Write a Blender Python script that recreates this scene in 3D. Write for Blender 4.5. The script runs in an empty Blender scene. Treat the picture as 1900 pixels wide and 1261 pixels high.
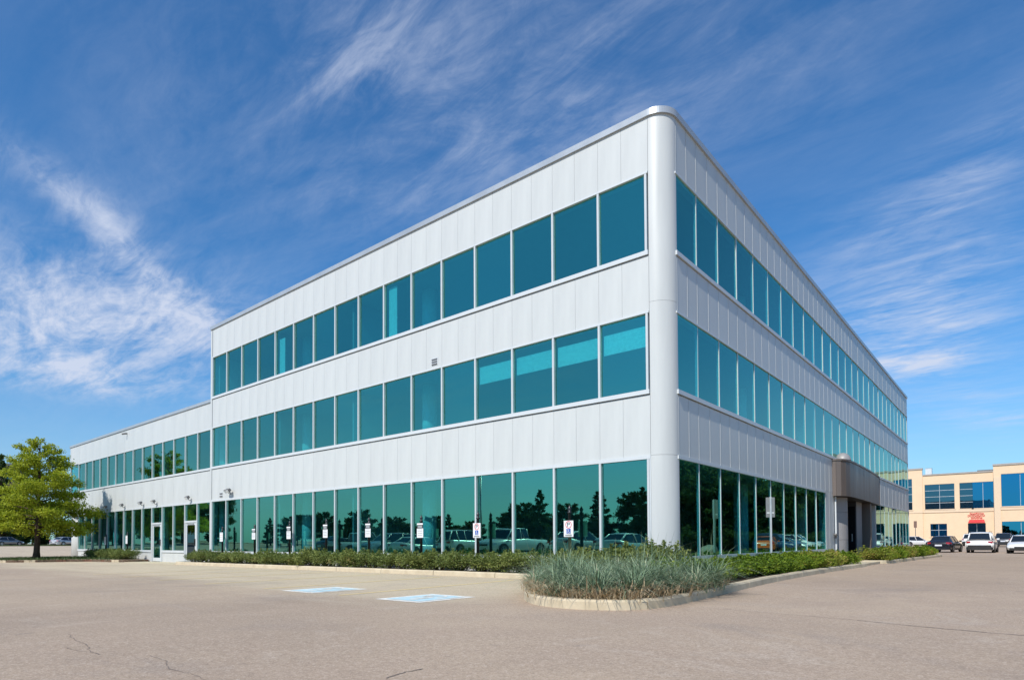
import bpy, math, random
from mathutils import Vector, Matrix
R = math.radians
scene = bpy.context.scene
col = scene.collection
random.seed(7)

# ------------------------------------------------------------------ camera
cam_d = bpy.data.cameras.new('camera')
cam = bpy.data.objects.new('camera', cam_d); col.objects.link(cam)
cam_d.sensor_width = 36.0; cam_d.lens = 21.554
cam_d.shift_y = 0.1819
cam_d.clip_start = 0.1; cam_d.clip_end = 6000
cam.matrix_world = (Matrix.Translation((6.6616, -14.154, 1.0)) @ Matrix.Rotation(.6934, 4, 'Z')
                    @ Matrix.Rotation(math.pi/2 + .0238, 4, 'X') @ Matrix.Rotation(-.0051, 4, 'Z'))
scene.camera = cam

# ------------------------------------------------------------------ light
SUN = Vector((.085, -.715, .70)).normalized()
sl = bpy.data.lights.new('sun', 'SUN'); so = bpy.data.objects.new('sun', sl); col.objects.link(so)
sl.energy = 4.0; sl.angle = R(.53); sl.color = (1.0, .955, .88)
so.rotation_euler = SUN.to_track_quat('Z', 'Y').to_euler()
scene.view_settings.view_transform = 'Standard'; scene.view_settings.look = 'None'
scene.view_settings.gamma = 1.0; scene.view_settings.exposure = 0.25
scene.view_settings.use_curve_mapping = False

world = bpy.data.worlds.new('World'); scene.world = world; world.use_nodes = True
nt = world.node_tree; nt.nodes.clear()
def WN(t, **kw):
    n = nt.nodes.new(t)
    for k, v in kw.items(): setattr(n, k, v)
    return n
def wl(a, b): nt.links.new(a, b)
SKY = .110
sky = WN('ShaderNodeTexSky', sky_type='NISHITA', sun_disc=False)
sky.sun_elevation = math.asin(SUN.z); sky.sun_rotation = math.atan2(SUN.x, SUN.y)
sky.altitude = 200; sky.air_density = 1.25; sky.dust_density = .35; sky.ozone_density = 4.0
def wmath(op, a, b=None, clamp=False):
    n = WN('ShaderNodeMath', operation=op, use_clamp=clamp)
    for i, v in enumerate((a, b)):
        if v is None: continue
        if isinstance(v, (int, float)): n.inputs[i].default_value = v
        else: wl(v, n.inputs[i])
    return n.outputs[0]
tc = WN('ShaderNodeTexCoord'); sep = WN('ShaderNodeSeparateXYZ'); wl(tc.outputs['Generated'], sep.inputs[0])
zz = wmath('ADD', wmath('MAXIMUM', sep.outputs[2], 0.0), .11)
qx = wmath('DIVIDE', sep.outputs[0], zz); qy = wmath('DIVIDE', sep.outputs[1], zz)
comb = WN('ShaderNodeCombineXYZ'); wl(qx, comb.inputs[0]); wl(qy, comb.inputs[1])
def wnoise(scale, detail, rough, dist, rot=0., sc=(1, 1, 1), loc=(0, 0, 0)):
    m = WN('ShaderNodeMapping'); m.inputs['Scale'].default_value = sc
    m.inputs['Rotation'].default_value = (0, 0, rot); m.inputs['Location'].default_value = loc
    wl(comb.outputs[0], m.inputs[0])
    n = WN('ShaderNodeTexNoise'); wl(m.outputs[0], n.inputs['Vector'])
    n.inputs['Scale'].default_value = scale; n.inputs['Detail'].default_value = detail
    n.inputs['Roughness'].default_value = rough; n.inputs['Distortion'].default_value = dist
    return n.outputs[0]
def wramp(x, a, b):
    m = WN('ShaderNodeMapRange', interpolation_type='SMOOTHSTEP'); wl(x, m.inputs[0])
    m.inputs[1].default_value = a; m.inputs[2].default_value = b
    return m.outputs[0]
streak = wnoise(1.5, 7, .62, .9, R(35), (1, 3.2, 1), (3.1, 1.7, 0))        # fibrous cirrus
streak2 = wnoise(2.6, 8, .66, 1.4, R(-20), (1, 2.0, 1), (7.7, 4.2, 0))
broad = wnoise(.55, 4, .55, .5, R(35), (1, 1.6, 1), (11.3, 2.4, 0))
streak3 = wnoise(7.5, 6, .65, 1.2, R(35), (1, 2.6, 1), (2.2, 8.8, 0))
# cloud banks: centre and two half-axes as sky directions (x, y, z) over the place
BANKS = []
def bank(c, a, b, amp): BANKS.append((c, a, b, amp))
def q_of(d):
    d = Vector(d).normalized(); return Vector((d.x/(max(d.z, 0)+.11), d.y/(max(d.z, 0)+.11)))
bank((-0.921, 0.258, 0.291), (-0.819, 0.498, 0.285), (-0.904, 0.23, 0.36), 1.00)
bank((-0.885, 0.219, 0.41), (-0.874, 0.345, 0.341), (-0.874, 0.185, 0.449), 0.55)
bank((-0.935, 0.281, 0.217), (-0.89, 0.404, 0.211), (-0.93, 0.274, 0.244), 0.75)
bank((-0.403, 0.674, 0.62), (-0.056, 0.818, 0.572), (-0.486, 0.708, 0.513), 0.31)
bank((-0.646, 0.477, 0.596), (-0.577, 0.525, 0.626), (-0.652, 0.498, 0.571), 0.30)
bank((-0.084, 0.955, 0.286), (0.007, 0.965, 0.26), (-0.11, 0.969, 0.223), 0.85)
bank((-0.044, 0.904, 0.425), (0.015, 0.897, 0.442), (-0.035, 0.917, 0.398), 0.35)
bank((-0.037, 0.987, 0.158), (0.03, 0.989, 0.143), (-0.041, 0.99, 0.138), 0.50)
bank((-0.858, 0.427, 0.284), (-0.818, 0.515, 0.256), (-0.858, 0.404, 0.317), 0.60)
bank((-0.575, 0.636, 0.514), (-0.316, 0.774, 0.549), (-0.626, 0.644, 0.44), 0.30)
bank((-0.134, 0.963, 0.234), (-0.069, 0.971, 0.23), (-0.134, 0.966, 0.22), 0.60)
warp1 = wmath('MULTIPLY', wmath('SUBTRACT', wnoise(.9, 5, .6, .3, 0, (1,1,1), (5.2,9.1,0)), .5), 1.5)
warp2 = wmath('MULTIPLY', wmath('SUBTRACT', wnoise(.9, 5, .6, .3, 0, (1,1,1), (15.7,3.3,0)), .5), 1.5)
cover = wmath('MULTIPLY', wramp(broad, .40, .74), .27)
for c, a, b, amp in BANKS:
    c, a, b = q_of(c), q_of(a), q_of(b); a = a-c; b = b-c
    M = Matrix(((a.x, b.x), (a.y, b.y))).inverted()
    dx = wmath('SUBTRACT', wmath('ADD', qx, wmath('MULTIPLY', warp1, max(.25, .30*a.length))), c.x)
    dy = wmath('SUBTRACT', wmath('ADD', qy, wmath('MULTIPLY', warp2, max(.25, .30*a.length))), c.y)
    u = wmath('ADD', wmath('MULTIPLY', dx, M[0][0]), wmath('MULTIPLY', dy, M[0][1]))
    v = wmath('ADD', wmath('MULTIPLY', dx, M[1][0]), wmath('MULTIPLY', dy, M[1][1]))
    r2 = wmath('ADD', wmath('MULTIPLY', u, u), wmath('MULTIPLY', v, v))
    g = wmath('POWER', 2.7183, wmath('MULTIPLY', r2, -.75))
    cover = wmath('ADD', cover, wmath('MULTIPLY', g, amp))
cover = wmath('MINIMUM', cover, 1.0)
fib = wmath('ADD', wmath('MULTIPLY', streak, .5), wmath('ADD', wmath('MULTIPLY', streak2, .3), wmath('MULTIPLY', streak3, .2)))
th = wmath('SUBTRACT', .585, wmath('MULTIPLY', cover, .27))
xx = wmath('DIVIDE', wmath('SUBTRACT', fib, th), .50)
core = wmath('MULTIPLY', wramp(xx, 0.0, 1.0), wmath('ADD', .12, wmath('MULTIPLY', cover, .90)))
terms = wmath('ADD', wmath('ADD', core, wmath('MULTIPLY', wmath('MULTIPLY', cover, wramp(fib, .36, .62)), .42)), wmath('MULTIPLY', wramp(sep.outputs[2], .30, .0), .32))
dens = wmath('MINIMUM', wmath('MULTIPLY', terms, wramp(sep.outputs[2], -.02, .06)), .92)
mix = WN('ShaderNodeMix', data_type='RGBA'); wl(dens, mix.inputs[0])
tint = WN('ShaderNodeMix', data_type='RGBA', blend_type='MULTIPLY'); tint.inputs[0].default_value = 1
wl(sky.outputs[0], tint.inputs[6]); tint.inputs[7].default_value = (.38, .78, 1.08, 1)
wl(tint.outputs[2], mix.inputs[6]); mix.inputs[7].default_value = (5.0, 5.5, 6.7, 1)
bg = WN('ShaderNodeBackground'); bg.inputs[1].default_value = SKY
wl(mix.outputs[2], bg.inputs[0])
wo = WN('ShaderNodeOutputWorld'); wl(bg.outputs[0], wo.inputs[0])

# ------------------------------------------------------------------ ground height
def clamp(v, a, b): return max(a, min(b, v))
def gz(x, y):
    z = .003*clamp(x, -55, 60) + .021*clamp(-x-55, 0, 40)
    if y < 52: z += -.004*clamp(y, -30, 52)
    else: z += -.208 + .004*clamp(y-52, 0, 52)
    return z

# ------------------------------------------------------------------ materials
MATS = {}
def newmat(name):
    m = bpy.data.materials.new(name); m.use_nodes = True
    m.node_tree.nodes.clear(); return m
class NB:
    def __init__(s, m): s.t = m.node_tree
    def n(s, t, **kw):
        n = s.t.nodes.new(t)
        for k, v in kw.items():
            if k.startswith('i_'):
                key = k[2:].replace('_', ' ')
                n.inputs[key].default_value = v
            else: setattr(n, k, v)
        return n
    def l(s, a, b): s.t.links.new(a, b)
    def noise(s, scale, detail=4, rough=.55, coord='Object', sc=(1, 1, 1), dist=0):
        tcn = s.n('ShaderNodeTexCoord'); mp = s.n('ShaderNodeMapping'); mp.inputs['Scale'].default_value = sc
        s.l(tcn.outputs[coord], mp.inputs[0])
        n = s.n('ShaderNodeTexNoise'); s.l(mp.outputs[0], n.inputs['Vector'])
        n.inputs['Scale'].default_value = scale; n.inputs['Detail'].default_value = detail
        n.inputs['Roughness'].default_value = rough; n.inputs['Distortion'].default_value = dist
        return n.outputs[0]
    def ramp(s, x, stops):
        r = s.n('ShaderNodeValToRGB'); s.l(x, r.inputs[0])
        e = r.color_ramp.elements
        while len(e) < len(stops): e.new(.5)
        for k, (p, c) in enumerate(stops):
            e[k].position = p; e[k].color = (*c, 1) if len(c) == 3 else c
        return r.outputs[0]
    def rng(s, x, a, b, c=0., d=1.):
        m = s.n('ShaderNodeMapRange', interpolation_type='SMOOTHSTEP'); s.l(x, m.inputs[0])
        for i, v in enumerate((a, b, c, d)): m.inputs[i+1].default_value = v
        return m.outputs[0]
    def mth(s, op, a, b=None, clamp=False):
        n = s.n('ShaderNodeMath', operation=op, use_clamp=clamp)
        for i, v in enumerate((a, b)):
            if v is None: continue
            if isinstance(v, (int, float)): n.inputs[i].default_value = v
            else: s.l(v, n.inputs[i])
        return n.outputs[0]
    def mixc(s, f, a, b, mode='MIX'):
        m = s.n('ShaderNodeMix', data_type='RGBA', blend_type=mode)
        for i, v in ((0, f), (6, a), (7, b)):
            if isinstance(v, (int, float)): m.inputs[i].default_value = v
            elif isinstance(v, tuple): m.inputs[i].default_value = (*v, 1)
            else: s.l(v, m.inputs[i])
        return m.outputs[2]
    def out(s, sh):
        o = s.n('ShaderNodeOutputMaterial'); s.l(sh, o.inputs[0])
    def bump(s, h, strength, dist):
        b = s.n('ShaderNodeBump'); b.inputs['Strength'].default_value = strength; b.inputs['Distance'].default_value = dist
        s.l(h, b.inputs['Height']); return b.outputs[0]
def plain(name, c, rough=.5, metal=0., var=.08, scale=3., spec=.5, coat=0., streak=False, bump=0.):
    if name in MATS: return MATS[name]
    m = newmat(name); b = NB(m)
    p = b.n('ShaderNodeBsdfPrincipled'); p.inputs['Roughness'].default_value = rough
    p.inputs['Metallic'].default_value = metal; p.inputs['Specular IOR Level'].default_value = spec
    p.inputs['Coat Weight'].default_value = coat; p.inputs['Coat Roughness'].default_value = .04
    n = b.noise(scale, 5, .6, 'Object', (1, 1, .12) if streak else (1, 1, 1))
    oi = b.n('ShaderNodeObjectInfo')
    f = b.mth('ADD', b.rng(n, .25, .75, -1, 1), b.mth('MULTIPLY', b.mth('SUBTRACT', oi.outputs['Random'], .5), .8))
    f = b.mth('ADD', b.mth('MULTIPLY', f, var), 1.0)
    cc = b.n('ShaderNodeMix', data_type='RGBA', blend_type='MULTIPLY'); cc.inputs[0].default_value = 1
    cc.inputs[6].default_value = (*c, 1)
    g = b.n('ShaderNodeCombineColor')
    for i in range(3): b.l(f, g.inputs[i])
    b.l(g.outputs[0], cc.inputs[7]); b.l(cc.outputs[2], p.inputs['Base Color'])
    b.l(b.rng(n, .2, .8, rough*.85, min(1, rough*1.2)), p.inputs['Roughness'])
    if bump: b.l(b.bump(b.noise(scale*14, 4), .4, bump), p.inputs['Normal'])
    b.out(p.outputs[0]); MATS[name] = m; return m

plain('panel', (.54, .552, .535), .40, .0, .040, 3.2, .45, streak=True)
plain('trim', (.57, .595, .60), .35, .0, .02, 2.)
plain('cap', (.46, .48, .49), .35, .35, .06, 1.2)
plain('gasket', (.32, .33, .33), .8)
plain('mullion', (.53, .555, .56), .35, .0, .03)
plain('core', (.17, .18, .18), .8)
plain('ceiling', (.24, .25, .25), .9)
plain('interior_wall', (.20, .21, .21), .9)
plain('interior_column', (.72, .72, .70), .7)
plain('blind', (.66, .66, .64), .8, var=.12, scale=12)
plain('roof_gravel', (.35, .34, .32), .95, scale=30, var=.2)
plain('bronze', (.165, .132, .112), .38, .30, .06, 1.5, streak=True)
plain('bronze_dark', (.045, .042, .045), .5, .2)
plain('grey_clad', (.30, .285, .28), .5, .1, .04)
plain('black_glass', (.012, .014, .016), .06, 0, .0, spec=.6)
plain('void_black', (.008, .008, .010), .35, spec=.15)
plain('black_paint', (.018, .018, .020), .35, 0, .05)
plain('sign_white', (.80, .80, .80), .45, 0, .03)
plain('sign_black', (.03, .03, .035), .6)
plain('sign_red', (.62, .05, .05), .5)
plain('sign_blue', (.03, .09, .38), .5)
plain('galv', (.50, .52, .52), .4, .5, .08)
plain('galv_light', (.66, .68, .68), .45, .2, .05)
plain('sign_back', (.20, .21, .21), .5, .2)
plain('fixture', (.16, .155, .15), .5, .2)
plain('lens', (.82, .84, .84), .2)
plain('bark', (.085, .060, .042), .95, 0, .35, 9., .2, bump=.02)
plain('twig', (.10, .075, .05), .95, 0, .2, 9., .2)
plain('soil', (.085, .058, .040), 1.0, 0, .35, 14., .1, bump=.02)
plain('mulch', (.16, .085, .06), 1.0, 0, .4, 20., .1, bump=.02)
plain('crack', (.19, .15, .125), .95)
plain('stucco', (.73, .545, .365), .9, 0, .035, .6, .2)
plain('stucco_trim', (.69, .53, .37), .85, 0, .03)
plain('stucco_cap', (.36, .33, .30), .7)
plain('brown_wall', (.19, .12, .09), .9, 0, .08)
plain('rubber', (.015, .015, .016), .8)
plain('rim', (.42, .43, .44), .3, .8, .02)
plain('car_glass', (.012, .016, .020), .03, 0, 0, spec=.8)
plain('black_trim', (.02, .02, .021), .55)
plain('tail_red', (.32, .012, .015), .2, 0, .02, coat=.6)
plain('lamp_clear', (.75, .77, .80), .12, .3, .02, coat=.6)
plain('plate', (.70, .73, .80), .5)
plain('boulder', (.30, .29, .26), .9, 0, .2, 4., .2)
for cn, c in dict(white=(.78, .78, .77), black=(.012, .014, .02), silver=(.46, .47, .48), dark=(.03, .035, .045),
                  orange=(.60, .11, .012), grey=(.20, .21, .22), pale=(.55, .58, .58), beige=(.50, .45, .38), blue=(.02, .06, .16)).items():
    plain('car_'+cn, c, .28, .35 if cn in ('silver', 'grey') else 0, .01, coat=.8)

def glass_mat(name, refl, trans, base, bump=.0022):
    m = newmat(name); b = NB(m)
    fr = b.n('ShaderNodeFresnel'); fr.inputs[0].default_value = 1.52
    nz = b.noise(.55, 2, .5, 'Object'); nrm = b.bump(nz, 1.0, bump)
    tr = b.n('ShaderNodeBsdfTransparent'); tr.inputs[0].default_value = (*trans, 1)
    g1 = b.n('ShaderNodeBsdfGlossy'); g1.inputs[0].default_value = (*refl, 1); g1.inputs['Roughness'].default_value = 0.0
    oi = b.n('ShaderNodeObjectInfo'); fac = b.mth('ADD', .86, b.mth('MULTIPLY', oi.outputs['Random'], .26))
    sc_ = b.n('ShaderNodeVectorMath', operation='SCALE'); sc_.inputs[0].default_value = refl; b.l(fac, sc_.inputs['Scale']); b.l(sc_.outputs[0], g1.inputs[0])
    g2 = b.n('ShaderNodeBsdfGlossy'); g2.inputs[0].default_value = (.93, .96, .97, 1); g2.inputs['Roughness'].default_value = 0.0
    for g in (g1, g2): b.l(nrm, g.inputs['Normal'])
    b.l(nrm, fr.inputs['Normal'])
    m1 = b.n('ShaderNodeMixShader'); m1.inputs[0].default_value = base
    b.l(tr.outputs[0], m1.inputs[1]); b.l(g1.outputs[0], m1.inputs[2])
    m2 = b.n('ShaderNodeMixShader'); b.l(b.mth('MULTIPLY', fr.outputs[0], .62, True), m2.inputs[0])
    b.l(m1.outputs[0], m2.inputs[1]); b.l(g2.outputs[0], m2.inputs[2])
    # the reflective coating lies on one face of the pane; leaving through the other face is clear
    geo = b.n('ShaderNodeNewGeometry'); clr = b.n('ShaderNodeBsdfTransparent'); m3 = b.n('ShaderNodeMixShader')
    b.l(geo.outputs['Backfacing'], m3.inputs[0]); b.l(m2.outputs[0], m3.inputs[1]); b.l(clr.outputs[0], m3.inputs[2])
    b.out(m3.outputs[0]); MATS[name] = m
glass_mat('glass', (.25, .84, .61), (.26, .84, .90), .40)
glass_mat('blue_glass', (.01, .24, .46), (.03, .12, .20), .85)
glass_mat('dark_glass', (.10, .28, .40), (.03, .06, .08), .45)

def leaf_mat(name, stops, transl=.28):
    m = newmat(name); b = NB(m)
    geo = b.n('ShaderNodeNewGeometry'); oi = b.n('ShaderNodeObjectInfo')
    n = b.noise(1.6, 3, .6, 'Object')
    f = b.mth('ADD', b.mth('MULTIPLY', geo.outputs['Random Per Island'], .55), b.mth('MULTIPLY', b.rng(n, .3, .7), .45))
    f = b.mth('ADD', f, b.mth('MULTIPLY', b.mth('SUBTRACT', oi.outputs['Random'], .5), .22), True)
    c = b.ramp(f, stops)
    d = b.n('ShaderNodeBsdfPrincipled'); d.inputs['Roughness'].default_value = .5; d.inputs['Specular IOR Level'].default_value = .25
    t = b.n('ShaderNodeBsdfTranslucent'); b.l(c, d.inputs['Base Color']); b.l(c, t.inputs[0])
    mx = b.n('ShaderNodeMixShader'); mx.inputs[0].default_value = transl
    b.l(d.outputs[0], mx.inputs[1]); b.l(t.outputs[0], mx.inputs[2]); b.out(mx.outputs[0]); MATS[name] = m
leaf_mat('leaf_tree', [(0, (.15, .19, .014)), (.5, (.33, .39, .026)), (1, (.54, .57, .055))], .48)
leaf_mat('leaf_dark', [(0, (.022, .045, .012)), (.6, (.05, .095, .02)), (1, (.10, .15, .03))])
leaf_mat('leaf_mid', [(0, (.03, .06, .010)), (.6, (.06, .11, .015)), (1, (.11, .16, .025))])
leaf_mat('leaf_olive', [(0, (.075, .105, .026)), (.5, (.185, .225, .058)), (.88, (.31, .34, .10)), (1, (.36, .26, .12))])
leaf_mat('leaf_bright', [(0, (.045, .095, .010)), (.45, (.14, .22, .016)), (.86, (.31, .38, .03)), (.93, (.30, .25, .05)), (1, (.34, .14, .05))])
leaf_mat('leaf_tan', [(0, (.11, .15, .02)), (.4, (.24, .29, .03)), (.65, (.36, .33, .08)), (1, (.50, .24, .10))])
leaf_mat('blade_green', [(0, (.08, .135, .07)), (.45, (.19, .27, .155)), (.8, (.34, .41, .26)), (.93, (.52, .52, .34)), (1, (.60, .50, .32))], .2)
leaf_mat('blade_dry', [(0, (.30, .20, .11)), (.5, (.54, .42, .26)), (1, (.70, .60, .42))], .2)
leaf_mat('lawn_blade', [(0, (.02, .045, .010)), (.5, (.045, .085, .016)), (1, (.08, .12, .03))], .2)

def ground_mat():
    m = newmat('asphalt'); b = NB(m)
    tcn = b.n('ShaderNodeTexCoord'); sp = b.n('ShaderNodeSeparateXYZ'); b.l(tcn.outputs['Object'], sp.inputs[0])
    big = b.noise(.12, 5, .6); mid = b.noise(.9, 5, .65); fin = b.noise(11, 6, .78); grit = b.noise(70, 3, .7)
    strk = b.noise(.5, 5, .62, sc=(.25, 1.6, 1))
    c = b.ramp(big, [(.32, (.325, .243, .178)), (.7, (.515, .390, .275))])
    c = b.mixc(b.rng(mid, .35, .75), c, (.405, .302, .220))
    # dusty, paler paving of the stall row along the front of the building
    edge = b.mth('ADD', sp.outputs[1], b.mth('MULTIPLY', b.mth('SUBTRACT', strk, .5), 3.2))
    lane = b.mth('MULTIPLY', b.rng(edge, -8.6, -5.8), b.rng(sp.outputs[0], .8, -1.2))
    c = b.mixc(b.mth('MULTIPLY', lane, b.rng(strk, .2, .7, .50, 1.0)), c, (.56, .455, .315))
    c = b.mixc(b.mth('MULTIPLY', b.rng(b.noise(.33, 6, .7, dist=.6), .52, .70), .38), c, (.24, .20, .175))
    c = b.mixc(b.mth('MULTIPLY', b.rng(b.noise(.7, 7, .75, dist=1.2), .55, .66), .30), c, (.52, .43, .345))
    c = b.mixc(b.mth('MULTIPLY', b.rng(b.noise(1.9, 4, .6, dist=.4), .67, .74), .40), c, (.19, .16, .14))
    pebble = b.noise(28, 3, .75)
    c = b.mixc(b.rng(pebble, .50, .32, 0, .40), c, (.20, .155, .125)); c = b.mixc(b.rng(pebble, .52, .68, 0, .38), c, (.62, .51, .42))
    c = b.mixc(b.mth('MULTIPLY', b.rng(strk, .55, .8), .35), c, (.40, .34, .29))
    c = b.mixc(b.rng(fin, .56, .76, 0, .5), c, (.56, .45, .36)); c = b.mixc(b.rng(fin, .46, .24, 0, .5), c, (.20, .155, .125))
    c = b.mixc(b.rng(grit, .47, .30, 0, .6), c, (.14, .11, .095)); c = b.mixc(b.rng(grit, .54, .70, 0, .55), c, (.66, .56, .47))
    p = b.n('ShaderNodeBsdfPrincipled'); p.inputs['Roughness'].default_value = .92; p.inputs['Specular IOR Level'].default_value = .2
    b.l(c, p.inputs['Base Color']); b.l(b.bump(b.mth('ADD', fin, grit), .5, .008), p.inputs['Normal']); b.out(p.outputs[0]); MATS['asphalt'] = m
ground_mat()
def kerb_mat():
    m = newmat('kerb'); b = NB(m)
    n = b.noise(2.2, 6, .65); f = b.noise(40, 3, .6)
    c = b.ramp(n, [(.3, (.44, .36, .24)), (.7, (.60, .51, .36))]); c = b.mixc(b.rng(f, .35, .2, 0, .5), c, (.25, .21, .16))
    p = b.n('ShaderNodeBsdfPrincipled'); p.inputs['Roughness'].default_value = .9; b.l(c, p.inputs['Base Color'])
    b.l(b.bump(f, .4, .01), p.inputs['Normal']); b.out(p.outputs[0]); MATS['kerb'] = m
kerb_mat()
def worn_paint(name, c, lo, hi, under=(.38, .33, .27)):
    m = newmat(name); b = NB(m)
    n = b.noise(5, 6, .75); k = b.mixc(b.rng(n, lo, hi), under, c)
    p = b.n('ShaderNodeBsdfPrincipled'); p.inputs['Roughness'].default_value = .85; b.l(k, p.inputs['Base Color']); b.out(p.outputs[0]); MATS[name] = m
worn_paint('paint_yellow', (.74, .56, .26), .22, .48)
worn_paint('paint_blue', (.42, .62, .68), .30, .60, (.66, .66, .62))
worn_paint('paint_white', (.80, .77, .70), .25, .55)
def lawn_mat():
    m = newmat('lawn'); b = NB(m)
    c = b.ramp(b.noise(1.5, 6, .7), [(.3, (.05, .075, .018)), (.7, (.12, .14, .04))])
    p = b.n('ShaderNodeBsdfPrincipled'); p.inputs['Roughness'].default_value = 1; b.l(c, p.inputs['Base Color']); b.out(p.outputs[0]); MATS['lawn'] = m
lawn_mat()

# ------------------------------------------------------------------ mesh helpers
class MB:
    def __init__(s): s.v = []; s.f = []; s.sm = []
    def add(s, vs, fs, smooth=False):
        o = len(s.v); s.v += [tuple(v) for v in vs]
        for f in fs: s.f.append([i+o for i in f]); s.sm.append(smooth)
        return s
    def box(s, x0, x1, y0, y1, z0, z1):
        return s.add([(x0,y0,z0),(x1,y0,z0),(x1,y1,z0),(x0,y1,z0),(x0,y0,z1),(x1,y0,z1),(x1,y1,z1),(x0,y1,z1)],
              [(3,2,1,0),(4,5,6,7),(0,1,5,4),(1,2,6,5),(2,3,7,6),(3,0,4,7)])
    def prism(s, poly, z0, z1, smooth=False):
        n = len(poly); a = sum(poly[i][0]*poly[(i+1)%n][1]-poly[(i+1)%n][0]*poly[i][1] for i in range(n))
        if a < 0: poly = poly[::-1]
        zf0 = z0 if callable(z0) else (lambda x, y: z0); zf1 = z1 if callable(z1) else (lambda x, y: z1)
        vs = [(x,y,zf0(x,y)) for x,y in poly]+[(x,y,zf1(x,y)) for x,y in poly]
        s.add(vs, [tuple(range(n-1,-1,-1)), tuple(range(n,2*n))])
        o = len(s.v)-2*n
        for i in range(n): s.f.append([o+i, o+(i+1)%n, o+n+(i+1)%n, o+n+i]); s.sm.append(smooth)
        return s
    def tube(s, pts, rads, n=7, cap=True):
        pts = [Vector(p) for p in pts]; o = len(s.v)
        for k, p in enumerate(pts):
            d = (pts[min(k+1,len(pts)-1)]-pts[max(k-1,0)]); d = d.normalized() if d.length > 1e-9 else Vector((0,0,1))
            a = d.orthogonal().normalized() if k == 0 else (a-d*a.dot(d)).normalized(); b2 = d.cross(a)
            for j in range(n):
                t = 2*math.pi*j/n; s.v.append(tuple(p+(a*math.cos(t)+b2*math.sin(t))*rads[k]))
        for k in range(len(pts)-1):
            for j in range(n):
                s.f.append([o+k*n+j, o+k*n+(j+1)%n, o+(k+1)*n+(j+1)%n, o+(k+1)*n+j]); s.sm.append(True)
        if cap:
            s.f.append([o+j for j in range(n-1,-1,-1)]); s.sm.append(False)
            e = o+(len(pts)-1)*n; s.f.append([e+j for j in range(n)]); s.sm.append(False)
        return s
    def lathe(s, prof, n=16, c=(0,0,0)):
        o = len(s.v)
        for r, z in prof:
            for j in range(n):
                t = 2*math.pi*j/n; s.v.append((c[0]+r*math.cos(t), c[1]+r*math.sin(t), c[2]+z))
        for k in range(len(prof)-1):
            for j in range(n):
                s.f.append([o+k*n+j, o+k*n+(j+1)%n, o+(k+1)*n+(j+1)%n, o+(k+1)*n+j]); s.sm.append(True)
        s.f.append([o+j for j in range(n-1,-1,-1)]); s.sm.append(False)
        e = o+(len(prof)-1)*n; s.f.append([e+j for j in range(n)]); s.sm.append(False)
        return s
    def mesh(s, name, mat):
        me = bpy.data.meshes.new(name); me.from_pydata(s.v, [], s.f); me.materials.append(MATS[mat])
        me.polygons.foreach_set('use_smooth', s.sm); me.update(); return me
    def build(s, name, mat, parent=None, loc=None):
        return link(name, s.mesh(name, mat), parent, loc)
def link(name, me, parent=None, loc=None):
    o = bpy.data.objects.new(name, me); col.objects.link(o)
    if parent: o.parent = parent
    if loc: o.location = loc
    return o
def empty(name, loc=(0,0,0), rz=0):
    o = bpy.data.objects.new(name, None); col.objects.link(o); o.location = loc; o.rotation_euler = (0,0,rz); o.empty_display_size = .3; return o
def tag(o, label=None, cat=None, group=None, kind=None):
    if label: o['label'] = label
    if cat: o['category'] = cat
    if group: o['group'] = group
    if kind: o['kind'] = kind
    return o
KIDS = {}
def copy_tree(o, parent=None):
    c = o.copy(); col.objects.link(c); c.parent = parent
    for ch in [k for k in o.children]: copy_tree(ch, c)
    return c
CACHE = {}
def pbox(name, x0, x1, y0, y1, z0, z1, mat, parent, lip=None):
    """box part with its origin at its low corner; alike boxes share a mesh"""
    key = (name, round(x1-x0,3), round(y1-y0,3), round(z1-z0,3), mat, lip)
    me = CACHE.get(key)
    if me is None:
        b = MB().box(0, x1-x0, 0, y1-y0, 0, z1-z0)
        if lip == 'R': b.box(x1-x0, x1-x0+.006, -.003, .013, 0, z1-z0)
        me = CACHE[key] = b.mesh(name, mat)
    return link(name, me, parent, (x0, y0, z0))

# ------------------------------------------------------------------ ground
gx = [-2500, -400, -200, -120, -95, -85, -75, -65, -55] + [x for x in range(-50, 61, 5)] + [120, 400, 2500]
gy = [-2500, -400, -100, -30] + [y for y in range(-25, 106, 5)] + [200, 500, 2500]
gb = MB(); nx, ny = len(gx), len(gy)
gb.add([(x, y, gz(x, y)) for y in gy for x in gx], [(j*nx+i, j*nx+i+1, (j+1)*nx+i+1, (j+1)*nx+i) for j in range(ny-1) for i in range(nx-1)])
ground = tag(gb.build('ground', 'asphalt'), kind='structure')

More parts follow.
